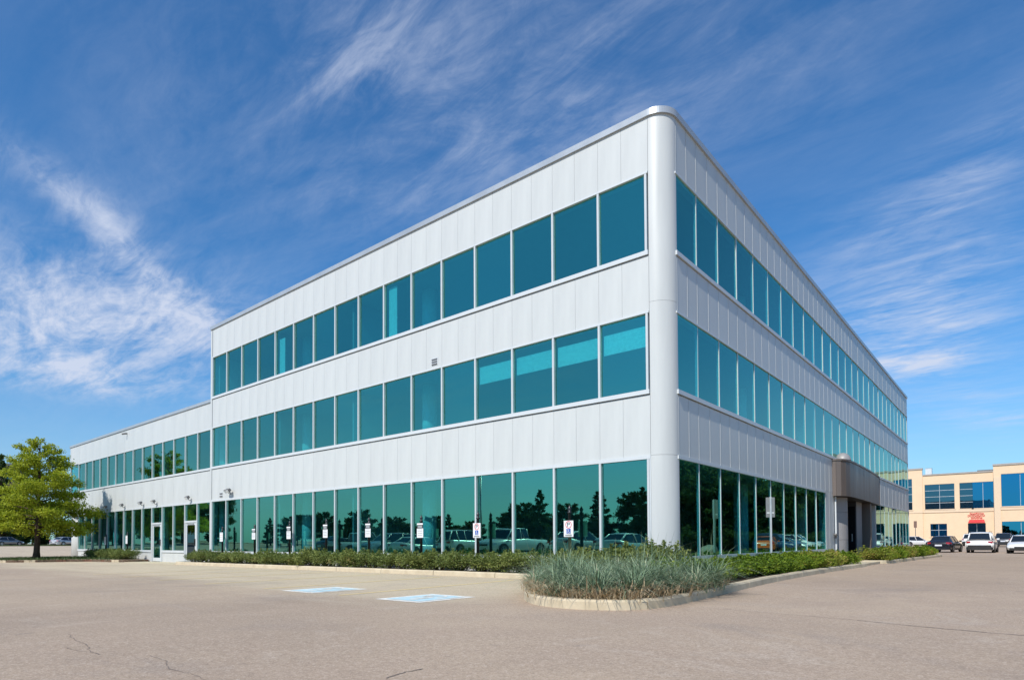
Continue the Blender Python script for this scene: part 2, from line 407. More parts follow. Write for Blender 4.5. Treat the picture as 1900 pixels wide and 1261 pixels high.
def catmull(pts, n=6):
    out = []
    for i in range(len(pts)-1):
        p0, p1, p2, p3 = (Vector(pts[max(i-1,0)]), Vector(pts[i]), Vector(pts[i+1]), Vector(pts[min(i+2,len(pts)-1)]))
        for k in range(n):
            t = k/n
            out.append(.5*((2*p1)+(p2-p0)*t+(2*p0-5*p1+4*p2-p3)*t*t+(3*p1-p0-3*p2+p3)*t**3))
    out.append(Vector(pts[-1])); return out
def resample(pl, step):
    out = [pl[0]]; acc = 0
    for a, b in zip(pl, pl[1:]):
        L = (b-a).length; d = step-acc
        while d <= L: out.append(a+(b-a)*(d/L)); d += step
        acc = (acc+L) % step
    return out+[pl[-1]]
def make_kerb(root, pts, seg=1.5, side=1, h=.14, w=.17):
    """kerb stones along a path; side=+1 puts the stone to the left of the path"""
    pl = resample(catmull([p for p in pts], 8), .25); per = max(2, int(seg/.25)); i = 0
    while i < len(pl)-1:
        sub = pl[i:i+per+1]; i += per
        b = MB(); rings = []
        for k, p in enumerate(sub):
            gi = pl.index(p); d = (pl[min(gi+1,len(pl)-1)]-pl[max(gi-1,0)]).normalized(); nrm = Vector((-d.y, d.x))*side
            if k == 0: p = p+d*.008
            if k == len(sub)-1: p = p-d*.008
            g = gz(p.x, p.y)
            hh = h+random.uniform(-.003,.003)
            rings.append([(p.x, p.y, g-.05), (p.x+nrm.x*.012, p.y+nrm.y*.012, g+hh-.03), (p.x+nrm.x*.035, p.y+nrm.y*.035, g+hh),
                          (p.x+nrm.x*w, p.y+nrm.y*w, g+hh), (p.x+nrm.x*w, p.y+nrm.y*w, g-.05)])
        n = 5; vs = [v for r in rings for v in r]; fs = []
        for k in range(len(rings)-1):
            for j in range(n): fs.append((k*n+j, k*n+(j+1)%n, (k+1)*n+(j+1)%n, (k+1)*n+j))
        fs += [tuple(range(n)), tuple((len(rings)-1)*n+j for j in range(n-1,-1,-1))]
        if side < 0: fs = [f[::-1] for f in fs]
        b.add(vs, fs); b.build('kerb_stone', 'kerb', root)
    return pl
kerb = tag(empty('kerb'), kind='structure')
island_pts = [(-26.0,-.2),(-26.05,-.9),(-25.7,-1.4),(-24.5,-1.45),(-18,-1.42),(-10,-1.40),(-4.4,-1.42),(-3.2,-1.62),(-2.3,-2.4),(-1.5,-3.5),(-.7,-4.8),(.05,-5.9),(.75,-6.6),(1.4,-6.9),(2.0,-6.85),
              (2.5,-6.5),(2.68,-5.7),(2.55,-3.7),(2.32,-1),(2.15,1.5),(2.02,7.1),(2.1,12.6)]
pl1 = make_kerb(kerb, island_pts, 2.5)
far_pts = [(2.1,12.6),(1.6,13.2),(1.0,13.6)]
pl2 = make_kerb(kerb, [(1.15,16.2),(1.9,16.6),(2.25,17.6),(2.35,21),(2.55,27),(2.75,33),(2.5,34.2),(1.6,34.6),(.2,34.6)])
pl3 = make_kerb(kerb, [(-33.0,-.2),(-33.1,-1.0),(-33.6,-1.5),(-36.0,-1.75),(-37.3,-3.0),(-37.9,-4.6),(-39.2,-5.6),(-41.5,-5.9),(-43.5,-5.2),(-44.4,-3.4),(-45.0,-1.2)])
# planting beds (soil surface inside the kerbs)
def bed(name, poly, mat, dz=.10):
    b = MB(); b.prism([(p[0],p[1]) for p in poly], lambda x,y: gz(x,y)-.03, lambda x,y: gz(x,y)+dz); return tag(b.build(name, mat), kind='structure')
def inset(pl, d, side=1):
    out = []
    for i, p in enumerate(pl):
        t = (pl[min(i+1,len(pl)-1)]-pl[max(i-1,0)]).normalized(); out.append(Vector((p.x-t.y*d*side, p.y+t.x*d*side)))
    return out
i1 = inset(pl1, .17)
k1 = min(range(len(i1)), key=lambda i: (i1[i]-Vector((-3.2,-1.5))).length)
k2 = min(range(len(i1)), key=lambda i: (i1[i]-Vector((2.2,-.2))).length)
bed('planting_bed', [(p.x,p.y) for p in i1[2:k1+1]]+[(-3.0,-.02),(-25.8,-.02)], 'soil')
bed('planting_bed', [(-2.99,-.02)]+[(p.x,p.y) for p in i1[k1:k2+1]]+[(.02,i1[k2].y),(.02,-.02)], 'soil')
bed('planting_bed', [(.02,i1[k2].y+.002)]+[(p.x,p.y) for p in i1[k2:]]+[(.02,12.6)], 'soil')
bed('planting_bed', [(p.x,p.y) for p in inset(pl2,.17)]+[(.02,34.4),(.02,27.9),(.7,16.4)], 'soil')
bed('tree_island', [(p.x,p.y) for p in inset(pl3,.17)]+[(-44.9,.05),(-33.2,.05)], 'mulch', .13)
# concrete walk in front of the entrance and the wing doors
def slab(name, x0,x1,y0,y1,mat,dz):
    return tag(MB().prism([(x0,y0),(x1,y0),(x1,y1),(x0,y1)], lambda x,y: gz(x,y)-.03, lambda x,y: gz(x,y)+dz).build(name,mat), kind='structure')
slab('entrance_walk', .02, 1.95, 12.75, 16.3, 'kerb', .10)
slab('doorway_walk', -32.9, -26.2, -1.3, .1, 'kerb', .012)
# painted markings, 4 mm above the asphalt
def sheet(b, poly, dz=.004):
    o = len(b.v); b.v += [(x,y,gz(x,y)+dz) for x,y in poly]; b.f.append(list(range(o,o+len(poly)))); b.sm.append(False)
for x0, x1 in [(-3.0,-3.4),(-5.75,-6.1),(-8.5,-8.8),(-11.2,-11.5),(-13.9,-14.2),(-16.6,-16.9),(-.35,-1.0)]:
    ya, yb = (-7.5,-2.0) if x0 != -.35 else (-4.6,-3.9)
    if x0 == -.35: continue
    b = MB()
    for k in range(8):
        y0 = ya+(yb-ya)*k/8; y1 = ya+(yb-ya)*(k+1)/8; xa = x0+(x1-x0)*k/8; xb = x0+(x1-x0)*(k+1)/8
        sheet(b, [(xa-.05,y0),(xa+.05,y0),(xb+.05,y1),(xb-.05,y1)])
    tag(b.build('stall_line', 'paint_yellow', ground))
def ring_poly(cx, cy, r0, r1, a0, a1, n=14):
    return [(cx+r1*math.cos(a0+(a1-a0)*k/n), cy+r1*math.sin(a0+(a1-a0)*k/n)) for k in range(n+1)], \
           [(cx+r0*math.cos(a0+(a1-a0)*k/n), cy+r0*math.sin(a0+(a1-a0)*k/n)) for k in range(n+1)]
def chair_quads():
    """wheelchair symbol in a unit square, as flat quads"""
    q = []
    o, i = ring_poly(.47,.30,.19,.25,R(150),R(395))
    for k in range(len(o)-1): q.append([i[k],o[k],o[k+1],i[k+1]])
    q.append([(.40+.09*math.cos(2*math.pi*k/10), .86+.09*math.sin(2*math.pi*k/10)) for k in range(10)])
    q.append([(.36,.42),(.45,.42),(.44,.75),(.35,.75)])
    q.append([(.42,.58),(.68,.58),(.68,.66),(.42,.66)])
    q.append([(.42,.36),(.70,.36),(.70,.45),(.42,.45)])
    q.append([(.62,.40),(.70,.45),(.84,.14),(.76,.10)])
    q.append([(.76,.10),(.90,.14),(.90,.20),(.80,.17)])
    return q
for cx, cy in [(-4.42,-6.87),(-1.28,-6.93)]:
    w = .56; h = .66; r = empty('accessible_marking'); r.parent = ground
    b = MB(); sheet(b, [(cx-w,cy-h),(cx+w,cy-h),(cx+w,cy+h),(cx-w,cy+h)], .004); b.build('border', 'paint_white', r)
    b = MB(); w2, h2 = w-.13, h-.13; sheet(b, [(cx-w2,cy-h2),(cx+w2,cy-h2),(cx+w2,cy+h2),(cx-w2,cy+h2)], .008); b.build('blue_field', 'paint_blue', r)
    b = MB()
    for q in chair_quads(): sheet(b, [(cx+(.5-px)*.8, cy+(.5-py)*.95) for px,py in q], .012)
    b.build('symbol', 'paint_white', r)
def crack(pts, w):
    pl = catmull(pts, 8); pl = [p+Vector((random.gauss(0,.006),random.gauss(0,.006))) for p in pl]; b = MB()
    for a, c in zip(pl, pl[1:]):
        d = (c-a).normalized(); n = Vector((-d.y,d.x)); wa = w*random.uniform(.5,1.2)
        sheet(b, [(a.x-n.x*wa,a.y-n.y*wa),(c.x-n.x*wa,c.y-n.y*wa),(c.x+n.x*wa,c.y+n.y*wa),(a.x+n.x*wa,a.y+n.y*wa)], .003)
    b.build('crack', 'crack', ground)
crack([(5.14,-5.92),(5.75,-6.11),(6.23,-6.21),(6.9,-6.30),(8.5,-6.5)], .011)
crack([(3.06,-5.55),(3.88,-5.72),(4.57,-5.81),(5.1,-5.90)], .005)
crack([(-1.07,-12.16),(-.5,-12.25),(-.1,-12.27),(.3,-12.36),(.58,-12.36)], .0028)
crack([(-.1,-12.45),(.25,-12.42),(.59,-12.36)], .003)
crack([(.98,-12.12),(1.37,-12.14),(1.72,-12.24),(2.18,-12.22),(2.6,-12.3)], .003)
crack([(3.26,-11.44),(3.21,-11.23),(3.22,-11.06)], .008)

# ------------------------------------------------------------------ office building
bld = tag(empty('office_building'), 'three storey pale metal panelled office building with teal ribbon windows and lower wing', 'building')
Z1T, Z2B, Z2T, Z3B, Z3T, ZCAP = 3.063, 4.831, 6.79, 8.396, 10.392, 11.85
ZS = .58                               # ground floor glass bottom
UL = [.5876] + [2.009+k*1.524 for k in range(16)]                 # left front: 16 bays
WPT = 1.535
VR = [.511] + [1.791+k*WPT for k in range(27)]                    # right front: 27 bays
UW = [25.25+k*1.524 for k in range(15)]                           # wing: 14 bays
WD = .10                                                         # the wing stands back this far
def fb(name, side, s0, s1, d0, d1, z0, z1, mat, lip=None, parent=None):
    parent = parent or bld
    if side == 'L': return pbox(name, -s1, -s0, d0, d1, z0, z1, mat, parent)
    if side == 'W': return pbox(name, -s1, -s0, d0+WD, d1+WD, z0, z1, mat, parent)
    return pbox(name, -d1, -d0, s0, s1, z0, z1, mat, parent, lip)
def panels(side, edges, z0, z1):
    for a, b in zip(edges, edges[1:]):
        fb('wall_panel', side, a+.0025, b-.0025, 0.0, .04, z0, z1, 'panel', 'R' if side == 'R' else None)
def halves(e, lim=99):
    out = [e[0]]
    for k in range(1, len(e)):
        if k <= lim: out.append((e[k-1]+e[k])/2)
        out.append(e[k])
    return out
def pane(side, s0, s1, z0, z1, mat='glass'):
    o = fb('window_pane', side, s0, s1, *((.045, .057) if side != 'R' else (.014, .026)), z0, z1, mat)
    a = random.gauss(0, .0028); t = random.gauss(0, .0022)
    o.rotation_euler = (t, 0, a) if side != 'R' else (0, t, a)
    return o
def ribbon(side, e, z0, z1, sill=True, head=.05):
    """one row of windows: panes, mullions, sill and head rails"""
    for k in range(len(e)-1): pane(side, e[k]+.02, e[k+1]-.02, z0+.005, z1-.005)
    for k in range(len(e)):
        w = .031 if side != 'R' else .018
        fb('mullion', side, e[k]-w, e[k]+w, -.022 if side != 'R' else -.001, .075, z0, z1, 'mullion')
    if sill: fb('sill_rail', side, e[0]-.06, e[-1]+.06, -.045, .10, z0-.112, z0-.001, 'trim')
    fb('head_rail', side, e[0]-.06, e[-1]+.06, -.026, .10, z1+.001, z1+head, 'trim')
hl = halves(UL); hr = halves(VR, 14); hl[0] = .522; hr[0] = .522
for z0, z1 in ((Z1T+.092, Z2B-.135), (Z2T+.056, Z3B-.135), (Z3T+.056, ZCAP)):
    panels('L', hl, z0, z1); panels('R', hr, z0, z1)
ZW = 8.20
for z0, z1 in ((Z1T+.092, Z2B-.135), (Z2T+.056, ZW)): panels('W', UW, z0, z1)
ribbon('L', UL, Z3B, Z3T); ribbon('L', UL, Z2B, Z2T)
ribbon('R', VR, Z3B, Z3T); ribbon('R', VR, Z2B, Z2T); ribbon('W', UW, Z2B, Z2T)
ribbon('L', UL, ZS, Z1T, True, .09); ribbon('R', VR[:11], ZS, Z1T, True, .09); ribbon('R', VR[18:], ZS, Z1T, True, .09)
# base wall below the ground floor glass
fb('base_wall', 'L', UL[0]-.05, UL[-1]+.05, .0, .2, -.3, ZS-.13, 'panel')
fb('base_wall', 'R', VR[0]-.05, VR[10], .0, .2, -.3, ZS-.13, 'panel'); fb('base_wall', 'R', VR[18], VR[-1], .0, .2, -.4, ZS-.13, 'panel')
# wing ground floor: bays with two doors
dz = -.08
for k in range(14):
    a, b = UW[k], UW[k+1]
    if k in (1, 4):
        pane('W', a+.02, b-.02, 2.18, Z1T-.005)
        fb('transom_rail', 'W', a+.03, b-.03, -.03, .09, 2.08, 2.18, 'trim')
        d = empty('door'); d.parent = bld
        fb('door_frame', 'W', a+.04, a+.14, -.02, .10, dz, 2.079, 'trim', parent=d); fb('door_frame', 'W', b-.14, b-.04, -.02, .10, dz, 2.079, 'trim', parent=d)
        c, e = a+.16, b-.16
        fb('door_stile', 'W', c, c+.11, .0, .05, dz+.02, 2.06, 'trim', parent=d); fb('door_stile', 'W', e-.11, e, .0, .05, dz+.02, 2.06, 'trim', parent=d)
        fb('door_rail', 'W', c+.112, e-.112, .0, .05, dz+.02, dz+.22, 'trim', parent=d); fb('door_rail', 'W', c+.112, e-.112, .0, .05, 1.94, 2.06, 'trim', parent=d)
        fb('door_glass', 'W', c+.112, e-.112, .018, .03, dz+.22, 1.94, 'glass' if k == 4 else 'dark_glass', parent=d)
        fb('handle', 'W', c+.03, c+.07, -.07, -.003, .85, 1.2, 'black_trim', parent=d)
        fb('closer', 'W', c+.2, e-.2, -.05, -.003, 1.97, 2.04, 'galv', parent=d)
    else:
        pane('W', a+.02, b-.02, ZS+.005, Z1T-.005)
        fb('sill_rail', 'W', a+.0, b-.0, -.048, .10, ZS-.125, ZS-.001, 'trim')
        fb('base_wall', 'W', a+.002, b-.002, .0, .2, -.4, ZS-.13, 'panel')
for k in range(15): fb('mullion', 'W', UW[k]-.032, UW[k]+.032, -.030, .075, ZS if k not in (1,2,4,5) else dz, Z1T, 'mullion')
fb('head_rail', 'W', UW[0]-.06, UW[-1]+.06, -.026, .10, Z1T+.001, Z1T+.09, 'trim')
# the joint between tower and wing
fb('end_trim', 'L', UL[-1]+.034, UL[-1]+.20, -.012, .3, -.3, ZCAP, 'panel')
fb('end_trim', 'W', UL[-1]+.205, UW[0]-.034, -.0, .2, -.3, ZW, 'panel')
# rounded corner of the tower
def arc(cx, cy, r, a0, a1, n): return [(cx+r*math.cos(a0+(a1-a0)*k/n), cy+r*math.sin(a0+(a1-a0)*k/n)) for k in range(n+1)]
rc = .505
def curved(name, cx, cy, r, a0, a1, z0, z1, th, mat, n=20):
    o = arc(cx,cy,r,a0,a1,n); i = arc(cx,cy,r-th,a0,a1,n); b = MB()
    vs = [(x,y,z0) for x,y in o]+[(x,y,z1) for x,y in o]+[(x,y,z0) for x,y in i]+[(x,y,z1) for x,y in i]; m = n+1
    b.add(vs, [(k,k+1,m+k+1,m+k) for k in range(n)], True)
    b.add(vs, [(2*m+k+1,2*m+k,3*m+k,3*m+k+1) for k in range(n)]+[(m+k,m+k+1,3*m+k+1,3*m+k) for k in range(n)]+[(k+1,k,2*m+k,2*m+k+1) for k in range(n)]
          +[(0,m,3*m,2*m),(n,2*m+n,3*m+n,m+n)])
    return b.build(name, mat, bld)
for z0, z1 in ((-.3, 3.15), (3.156, 7.06), (7.066, ZCAP)): curved('corner_panel', -rc-.01, rc+.01, rc+.012, R(-90), R(0), z0, z1, .05, 'panel')
fb('corner_jamb', 'L', .515, .55, -.02, .12, ZS-.12, Z1T+.09, 'trim')
fb('corner_jamb', 'R', .485, .478+.0, -.02, .12, ZS-.12, Z1T+.09, 'trim') if False else None
for z0, z1 in ((ZS, Z1T), (Z2B, Z2T), (Z3B, Z3T)): pass
# roof cap (coping) following tower outline
VE = VR[-1]+.16; UE = UL[-1]+.21; UWE = 49.55
def coping(name, out, z0, z1, proud, depth, mat, closed=False):
    b = MB(); n = len(out); vo = []; vi = []
    for k in range(n):
        p = Vector(out[k]); a = Vector(out[k-1 if k else 0]); c = Vector(out[min(k+1,n-1)])
        t = (c-a).normalized(); nr = Vector((t.y,-t.x))
        vo.append(p+nr*proud); vi.append(p-nr*depth)
    vs = [(p.x,p.y,z0) for p in vo]+[(p.x,p.y,z1) for p in vo]+[(p.x,p.y,z1+.02) for p in vi]+[(p.x,p.y,z0) for p in vi]
    fs = []
    for k in range(n-1):
        for j in range(4): fs.append((j*n+k, j*n+k+1, ((j+1)%4)*n+k+1, ((j+1)%4)*n+k))
    fs += [(0,n,2*n,3*n), (n-1,4*n-1,3*n-1,2*n-1)]
    b.add(vs, fs); return b.build(name, mat, bld)
outl = [(-UE,0.0)]+[(-x,0) for x in (20,15,10,5,2)]+arc(-rc,rc,rc,R(-90),R(0),14)+[(0,y) for y in (3,10,20,30)]+[(0,VE)]
coping('roof_coping', outl, ZCAP, ZCAP+.165, .055, .35, 'cap')
coping('roof_coping', [(-UE+.02,VE),(-UE+.02,0.36)][::1], ZCAP, ZCAP+.165, .0, .3, 'cap') if False else None
wr = 1.0
outw = arc(-UWE+wr, WD+wr, wr, R(-180), R(-90), 14)+[(-x,WD) for x in (45,40,35,30)]+[(-UE-.002,WD)]
coping('roof_coping', [(-UWE,30.)]+outw, ZW, ZW+.15, .055, .35, 'cap')
# wing rounded end
for z0, z1 in ((Z1T, Z2B-.135), (Z2T+.056, ZW)):
    curved('corner_panel', -UWE+wr, WD+wr, wr, R(-180), R(-90), z0, z1, .08, 'panel'); fb('wall_panel', 'W', UW[-1]+.01, UWE-wr-.006, 0, .04, z0, z1, 'panel')
    pbox('wall_panel', -UWE, -UWE+.05, WD+wr+.01, 30, z0, z1, 'panel', bld)
pbox('partition', -47.4, -47.3, .45, 6.49, Z2B-.6, Z2T+.05, 'interior_wall', bld)
fb('mullion', 'W', UW[-1]+1.9, UW[-1]+1.95, -.02, .08, Z2B, Z2T, 'mullion'); pane('W', UW[-1]+.03, UWE-wr, Z2B, Z2T)
curved('corner_glass', -UWE+wr, WD+wr, wr-.04, R(-180), R(-90), Z2B-.13, Z2T+.05, .012, 'glass')
MB().lathe([(.88,-.4),(.88,Z1T)], 28, (-UWE+wr, WD+wr, 0)).build('round_column', 'panel', bld)
fb('recess_wall', 'W', UW[-1]+.05, UWE-.4, 1.9, 2.1, -.3, Z1T, 'core'); fb('recess_ceiling', 'W', UW[-1]+.05, UWE-wr, .1, 1.9, Z1T-.01, Z1T+.08, 'ceiling')
for s in (.35, .75): fb('post', 'W', UW[-1]+s, UW[-1]+s+.1, .3, .4, -.3, Z1T-.02, 'galv')
# bodies behind the skin: spandrel walls, floors, ceilings and the core
fl = [(-.3,.05),(Z1T+.10,Z2B-.6),(Z2T+.08,Z3B-.6),(Z3T+.07,ZCAP-.1)]
def spandrel(x0,x1,y0,y1,z0,z1): return pbox('spandrel_wall', x0,x1,y0,y1,z0,z1,'gasket',bld)
for z0, z1 in ((Z1T+.012, Z2B-.01), (Z2T+.012, Z3B-.01), (Z3T+.012, ZCAP-.005)):
    spandrel(-UE+.03,-.53,.076,.28,z0,z1); spandrel(-.28,-.076,.53,VE-.02,z0,z1)
for z0, z1 in ((Z1T+.012, Z2B-.01), (Z2T+.012, ZW-.005)): pbox('spandrel_wall', -UWE+wr+.1, -UE-.03, WD+.076, WD+.28, z0, z1, 'gasket', bld)
spandrel(-.28,-.076,VR[10]+.05,17.2,-.3,Z1T+.01)
fb('wall_panel', 'R', VR[10]+.04, 16.3, 0, .04, -.3, Z1T+.085, 'panel', 'R'); fb('wall_panel', 'R', 16.312, 17.2, 0, .04, -.3, Z1T+.085, 'panel', 'R')
for k, (z0, z1) in enumerate(fl):
    pbox('floor_slab', -UE+.3, -.30, .30, VE-.3, z0, z1, 'ceiling', bld)
    if k < 2: pbox('floor_slab', -UWE+2.2, -UE-.3, .42, 30, z0, z1, 'ceiling', bld)
pbox('wing_roof', -UWE+.2, -UE-.03, WD+.30, 30, ZW-.3, ZW-.02, 'roof_gravel', bld)
pbox('tower_roof', -UE+.05, -.31, .31, VE-.05, ZCAP-.09, ZCAP+.01, 'roof_gravel', bld)
for k, (z0, z1) in enumerate(((.05,Z1T+.09),(Z2B-.6,Z2T+.07),(Z3B-.6,Z3T+.06))):
    pbox('core_wall', -UE+.3, -7.0, 7.0, VE-.3, z0+.003, z1-.003, 'interior_wall', bld)
    if k < 2: pbox('core_wall', -UWE+2.2, -UE-.2, 6.5, 30, z0+.003, z1-.003, 'interior_wall', bld)
    for x in (-10.4, -18.6): MB().lathe([(.27,z0+.004),(.27,z1-.004)],16,(x,1.55,0)).build('interior_column','interior_column',bld)
    for y in (9.8, 18., 26.2, 34.4): MB().lathe([(.27,z0+.004),(.27,z1-.004)],16,(-1.7,y,0)).build('interior_column','interior_column',bld)
    if k < 2:
        for x in (-27.0,-35.2,-43.4): MB().lathe([(.27,z0+.004),(.27,z1-.004)],16,(x,1.65,0)).build('interior_column','interior_column',bld)
    pbox('partition', -UE+6.1, -UE+6.2, .32, 6.99, z0+.003, z1-.003, 'interior_wall', bld); pbox('partition', -13.5, -13.4, .32, 6.99, z0+.003, z1-.003, 'interior_wall', bld)
# end and rear walls
pbox('end_wall', -UE, -UE+.28, .31, VE, ZW-.3, ZCAP-.005, 'panel', bld); pbox('rear_wall', -UE+.29, -.002, VE-.28, VE-.01, -.4, ZCAP-.005, 'panel', bld)
pbox('rear_wall', -UWE+.01, -UE-.01, 30.0, 30.25, -.4, ZW-.005, 'panel', bld); pbox('end_wall', -UWE+.06, -UWE+.3, 3.0, 29.99, -.4, ZW-.01, 'panel', bld)
# sunlit blinds behind the first second floor bays
for k in range(4): pbox('roller_blind', -UL[k+1]+.07, -UL[k]-.07, .13, .14, [5.98,5.96,6.0,5.97][k], 6.52, 'blind', bld)
for k in (6, 11): pbox('roller_blind', -UL[k+1]+.1, -UL[k+1]+.55, .16, .17, Z3B, Z3T-.35 if k == 11 else Z3T-.1, 'blind', bld)
# ------ canopy and entrance on the right front
cp = [(0.0,16.95),(.16,16.97),(.34,17.12),(.47,17.45),(.54,17.95),(.56,18.7),(.55,19.6),(.53,20.5),(.51,21.4),(.48,22.3),(.45,23.2),(.42,24.1),(.38,25.0),(.34,25.9),(.29,26.8),(.22,27.7)]
can = empty('entrance_canopy'); can.parent = bld
for a, c in zip(cp, cp[1:]):
    a, c = Vector(a), Vector(c); d = (c-a).normalized(); n = Vector((d.y,-d.x)); a2 = a+d*.006; c2 = c-d*.006
    MB().prism([tuple(a2), tuple(c2), tuple(c2-n*.05), tuple(a2-n*.05)], 3.0, 4.62).build('canopy_panel', 'bronze', can)
def offs(pl, d):
    out = []
    for i, p in enumerate(pl):
        t = (Vector(pl[min(i+1,len(pl)-1)])-Vector(pl[max(i-1,0)])).normalized(); out.append((p[0]+t.y*d, p[1]-t.x*d))
    return out
MB().prism(offs(cp,.04)+[(-.06,27.7),(-.06,16.93)], 4.622, 4.70).build('canopy_cap', 'bronze', can)
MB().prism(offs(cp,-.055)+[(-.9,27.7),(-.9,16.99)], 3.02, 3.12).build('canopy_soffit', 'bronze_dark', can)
MB().prism([(.2,27.7),(-.07,27.7),(-.07,27.75),(.24,27.75)], 3.0, 4.62).build('canopy_panel', 'bronze', can)
MB().lathe([(.36*math.cos(R(t)), .40*math.sin(R(t))) for t in range(0,88,8)]+[(.01,.40)], 24, (.20,18.2,4.70)).build('canopy_dome', 'grey_clad', can)
ent = empty('entrance'); ent.parent = bld
for z0, z1 in ((-.3,.98),(.99,2.30),(2.31,3.0)):
    b = MB(); o = arc(-.50,18.75,.75,R(-110),R(20),14); b.prism(o+[(-.5,18.75)], z0, z1); b.build('entrance_pier', 'grey_clad', ent)
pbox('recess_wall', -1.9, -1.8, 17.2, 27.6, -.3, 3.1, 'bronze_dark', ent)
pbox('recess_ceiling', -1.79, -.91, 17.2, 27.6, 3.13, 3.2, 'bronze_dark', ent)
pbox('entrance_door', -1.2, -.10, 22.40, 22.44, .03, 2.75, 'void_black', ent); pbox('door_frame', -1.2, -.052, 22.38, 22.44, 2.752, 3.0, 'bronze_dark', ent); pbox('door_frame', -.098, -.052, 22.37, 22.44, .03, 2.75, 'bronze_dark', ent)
pbox('handle', -.26, -.23, 22.33, 22.399, .9, 1.3, 'galv', ent)
pbox('entrance_pier', -.8, -.05, 22.5, 22.62, -.3, 3.0, 'grey_clad', ent); pbox('entrance_pier', -.17, -.05, 22.63, 23.9, -.3, 3.0, 'grey_clad', ent)
pbox('fin_wall', -.9, .24, 24.6, 25.0, -.3, 3.0, 'bronze', ent)
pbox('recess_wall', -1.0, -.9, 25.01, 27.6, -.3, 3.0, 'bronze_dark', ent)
pbox('wall_panel', -.3, -.0, 27.62, VR[18]-.065, -.3, Z1T+.085, 'panel', bld)
pbox('downpipe', .03, .09, 17.22, 17.29, .0, 2.98, 'trim', bld)
fc = MB(); fc.lathe([(.05,0),(.05,.12),(.08,.13),(.08,.22)],10,(.09,17.0,1.05)); fc.build('standpipe_fitting', 'fixture', bld)

# ------ small fittings on the fronts
def vent(x, z, w, h, label, n):
    v = empty('wall_vent', (x, 0, z)); tag(v, label, 'vent')
    MB().box(-w/2,w/2,-.012,-.001,-h/2,h/2).build('frame','galv_light',v)
    for k in range(n):
        zc = -h/2+h*(k+.5)/n; MB().box(-w/2+.03,w/2-.03,-.03,-.013,zc-h/n*.30,zc+h/n*.22).build('louvre','fixture',v)
vent(-8.45, 7.05, .32, .24, 'small dark louvred vent above the second floor windows', 3)
vent(-23.84, 3.36, .34, .26, 'small grey wall vent above ground floor glass by tower edge', 2)
def flood(x, y, z, label, double=False):
    f = empty('floodlight', (x, y, z)); f.scale = (.82,.82,.82); tag(f, label, 'light', 'floodlights above the wing doors and windows')
    MB().box(-.07,.07,-.03,-.002,-.16,.02).build('wall_plate','galv_light',f)
    MB().tube([(0,-.03,-.06),(0,-.16,-.04),(0,-.2,.04)],[.02,.02,.02],6).build('arm','fixture',f)
    for s in ((-.13,.13) if double else (0,)):
        h = empty('lamp_head',(s,-.26,.13)); h.parent = f; h.rotation_euler = (R(38),0,R(12*(-1 if s<0 else 1)))
        b = MB(); b.add([(-.14,-.10,-.10),(.14,-.10,-.10),(.14,-.10,.10),(-.14,-.10,.10),(-.09,.12,-.06),(.09,.12,-.06),(.09,.12,.07),(-.09,.12,.07)],
              [(0,1,2,3),(5,4,7,6),(1,0,4,5),(2,1,5,6),(3,2,6,7),(0,3,7,4)]); b.build('housing','fixture',h)
        MB().box(-.12,.12,-.112,-.101,-.08,.08).build('lens','lens',h)
for x, lb in ((-40.2,'dark floodlight over the wing nearest the street tree'),(-37.2,'dark floodlight over wing, second from the street tree'),(-34.1,'dark floodlight just left of the far wing door'),
              (-32.1,'dark floodlight directly above the far wing door'),(-27.5,'dark floodlight directly above the near wing door')):
    flood(x, WD, 3.30, lb)
flood(-22.78, 0, 3.40, 'twin head floodlight with white lenses by the tower edge', True)
c = empty('security_camera', (-36.98, WD, 7.95)); tag(c, 'small camera high on the wing parapet', 'camera')
MB().box(-.04,.04,-.06,-.002,-.04,.04).build('bracket','fixture',c); MB().tube([(0,-.06,0),(.0,-.3,-.06)],[.05,.05],8).build('housing','fixture',c)
g = empty('globe_lamp', (-46.75, .38, 1.9)); tag(g, 'white globe lamp on post at the wing recess', 'lamp')
MB().lathe([(.02,-.16),(.10,-.13),(.155,-.05),(.155,.05),(.10,.13),(.02,.16)],14,(0,-.12,0)).build('globe','lens',g); MB().box(-.03,.03,-.12,-.0,-.22,-.15).build('bracket','fixture',g)
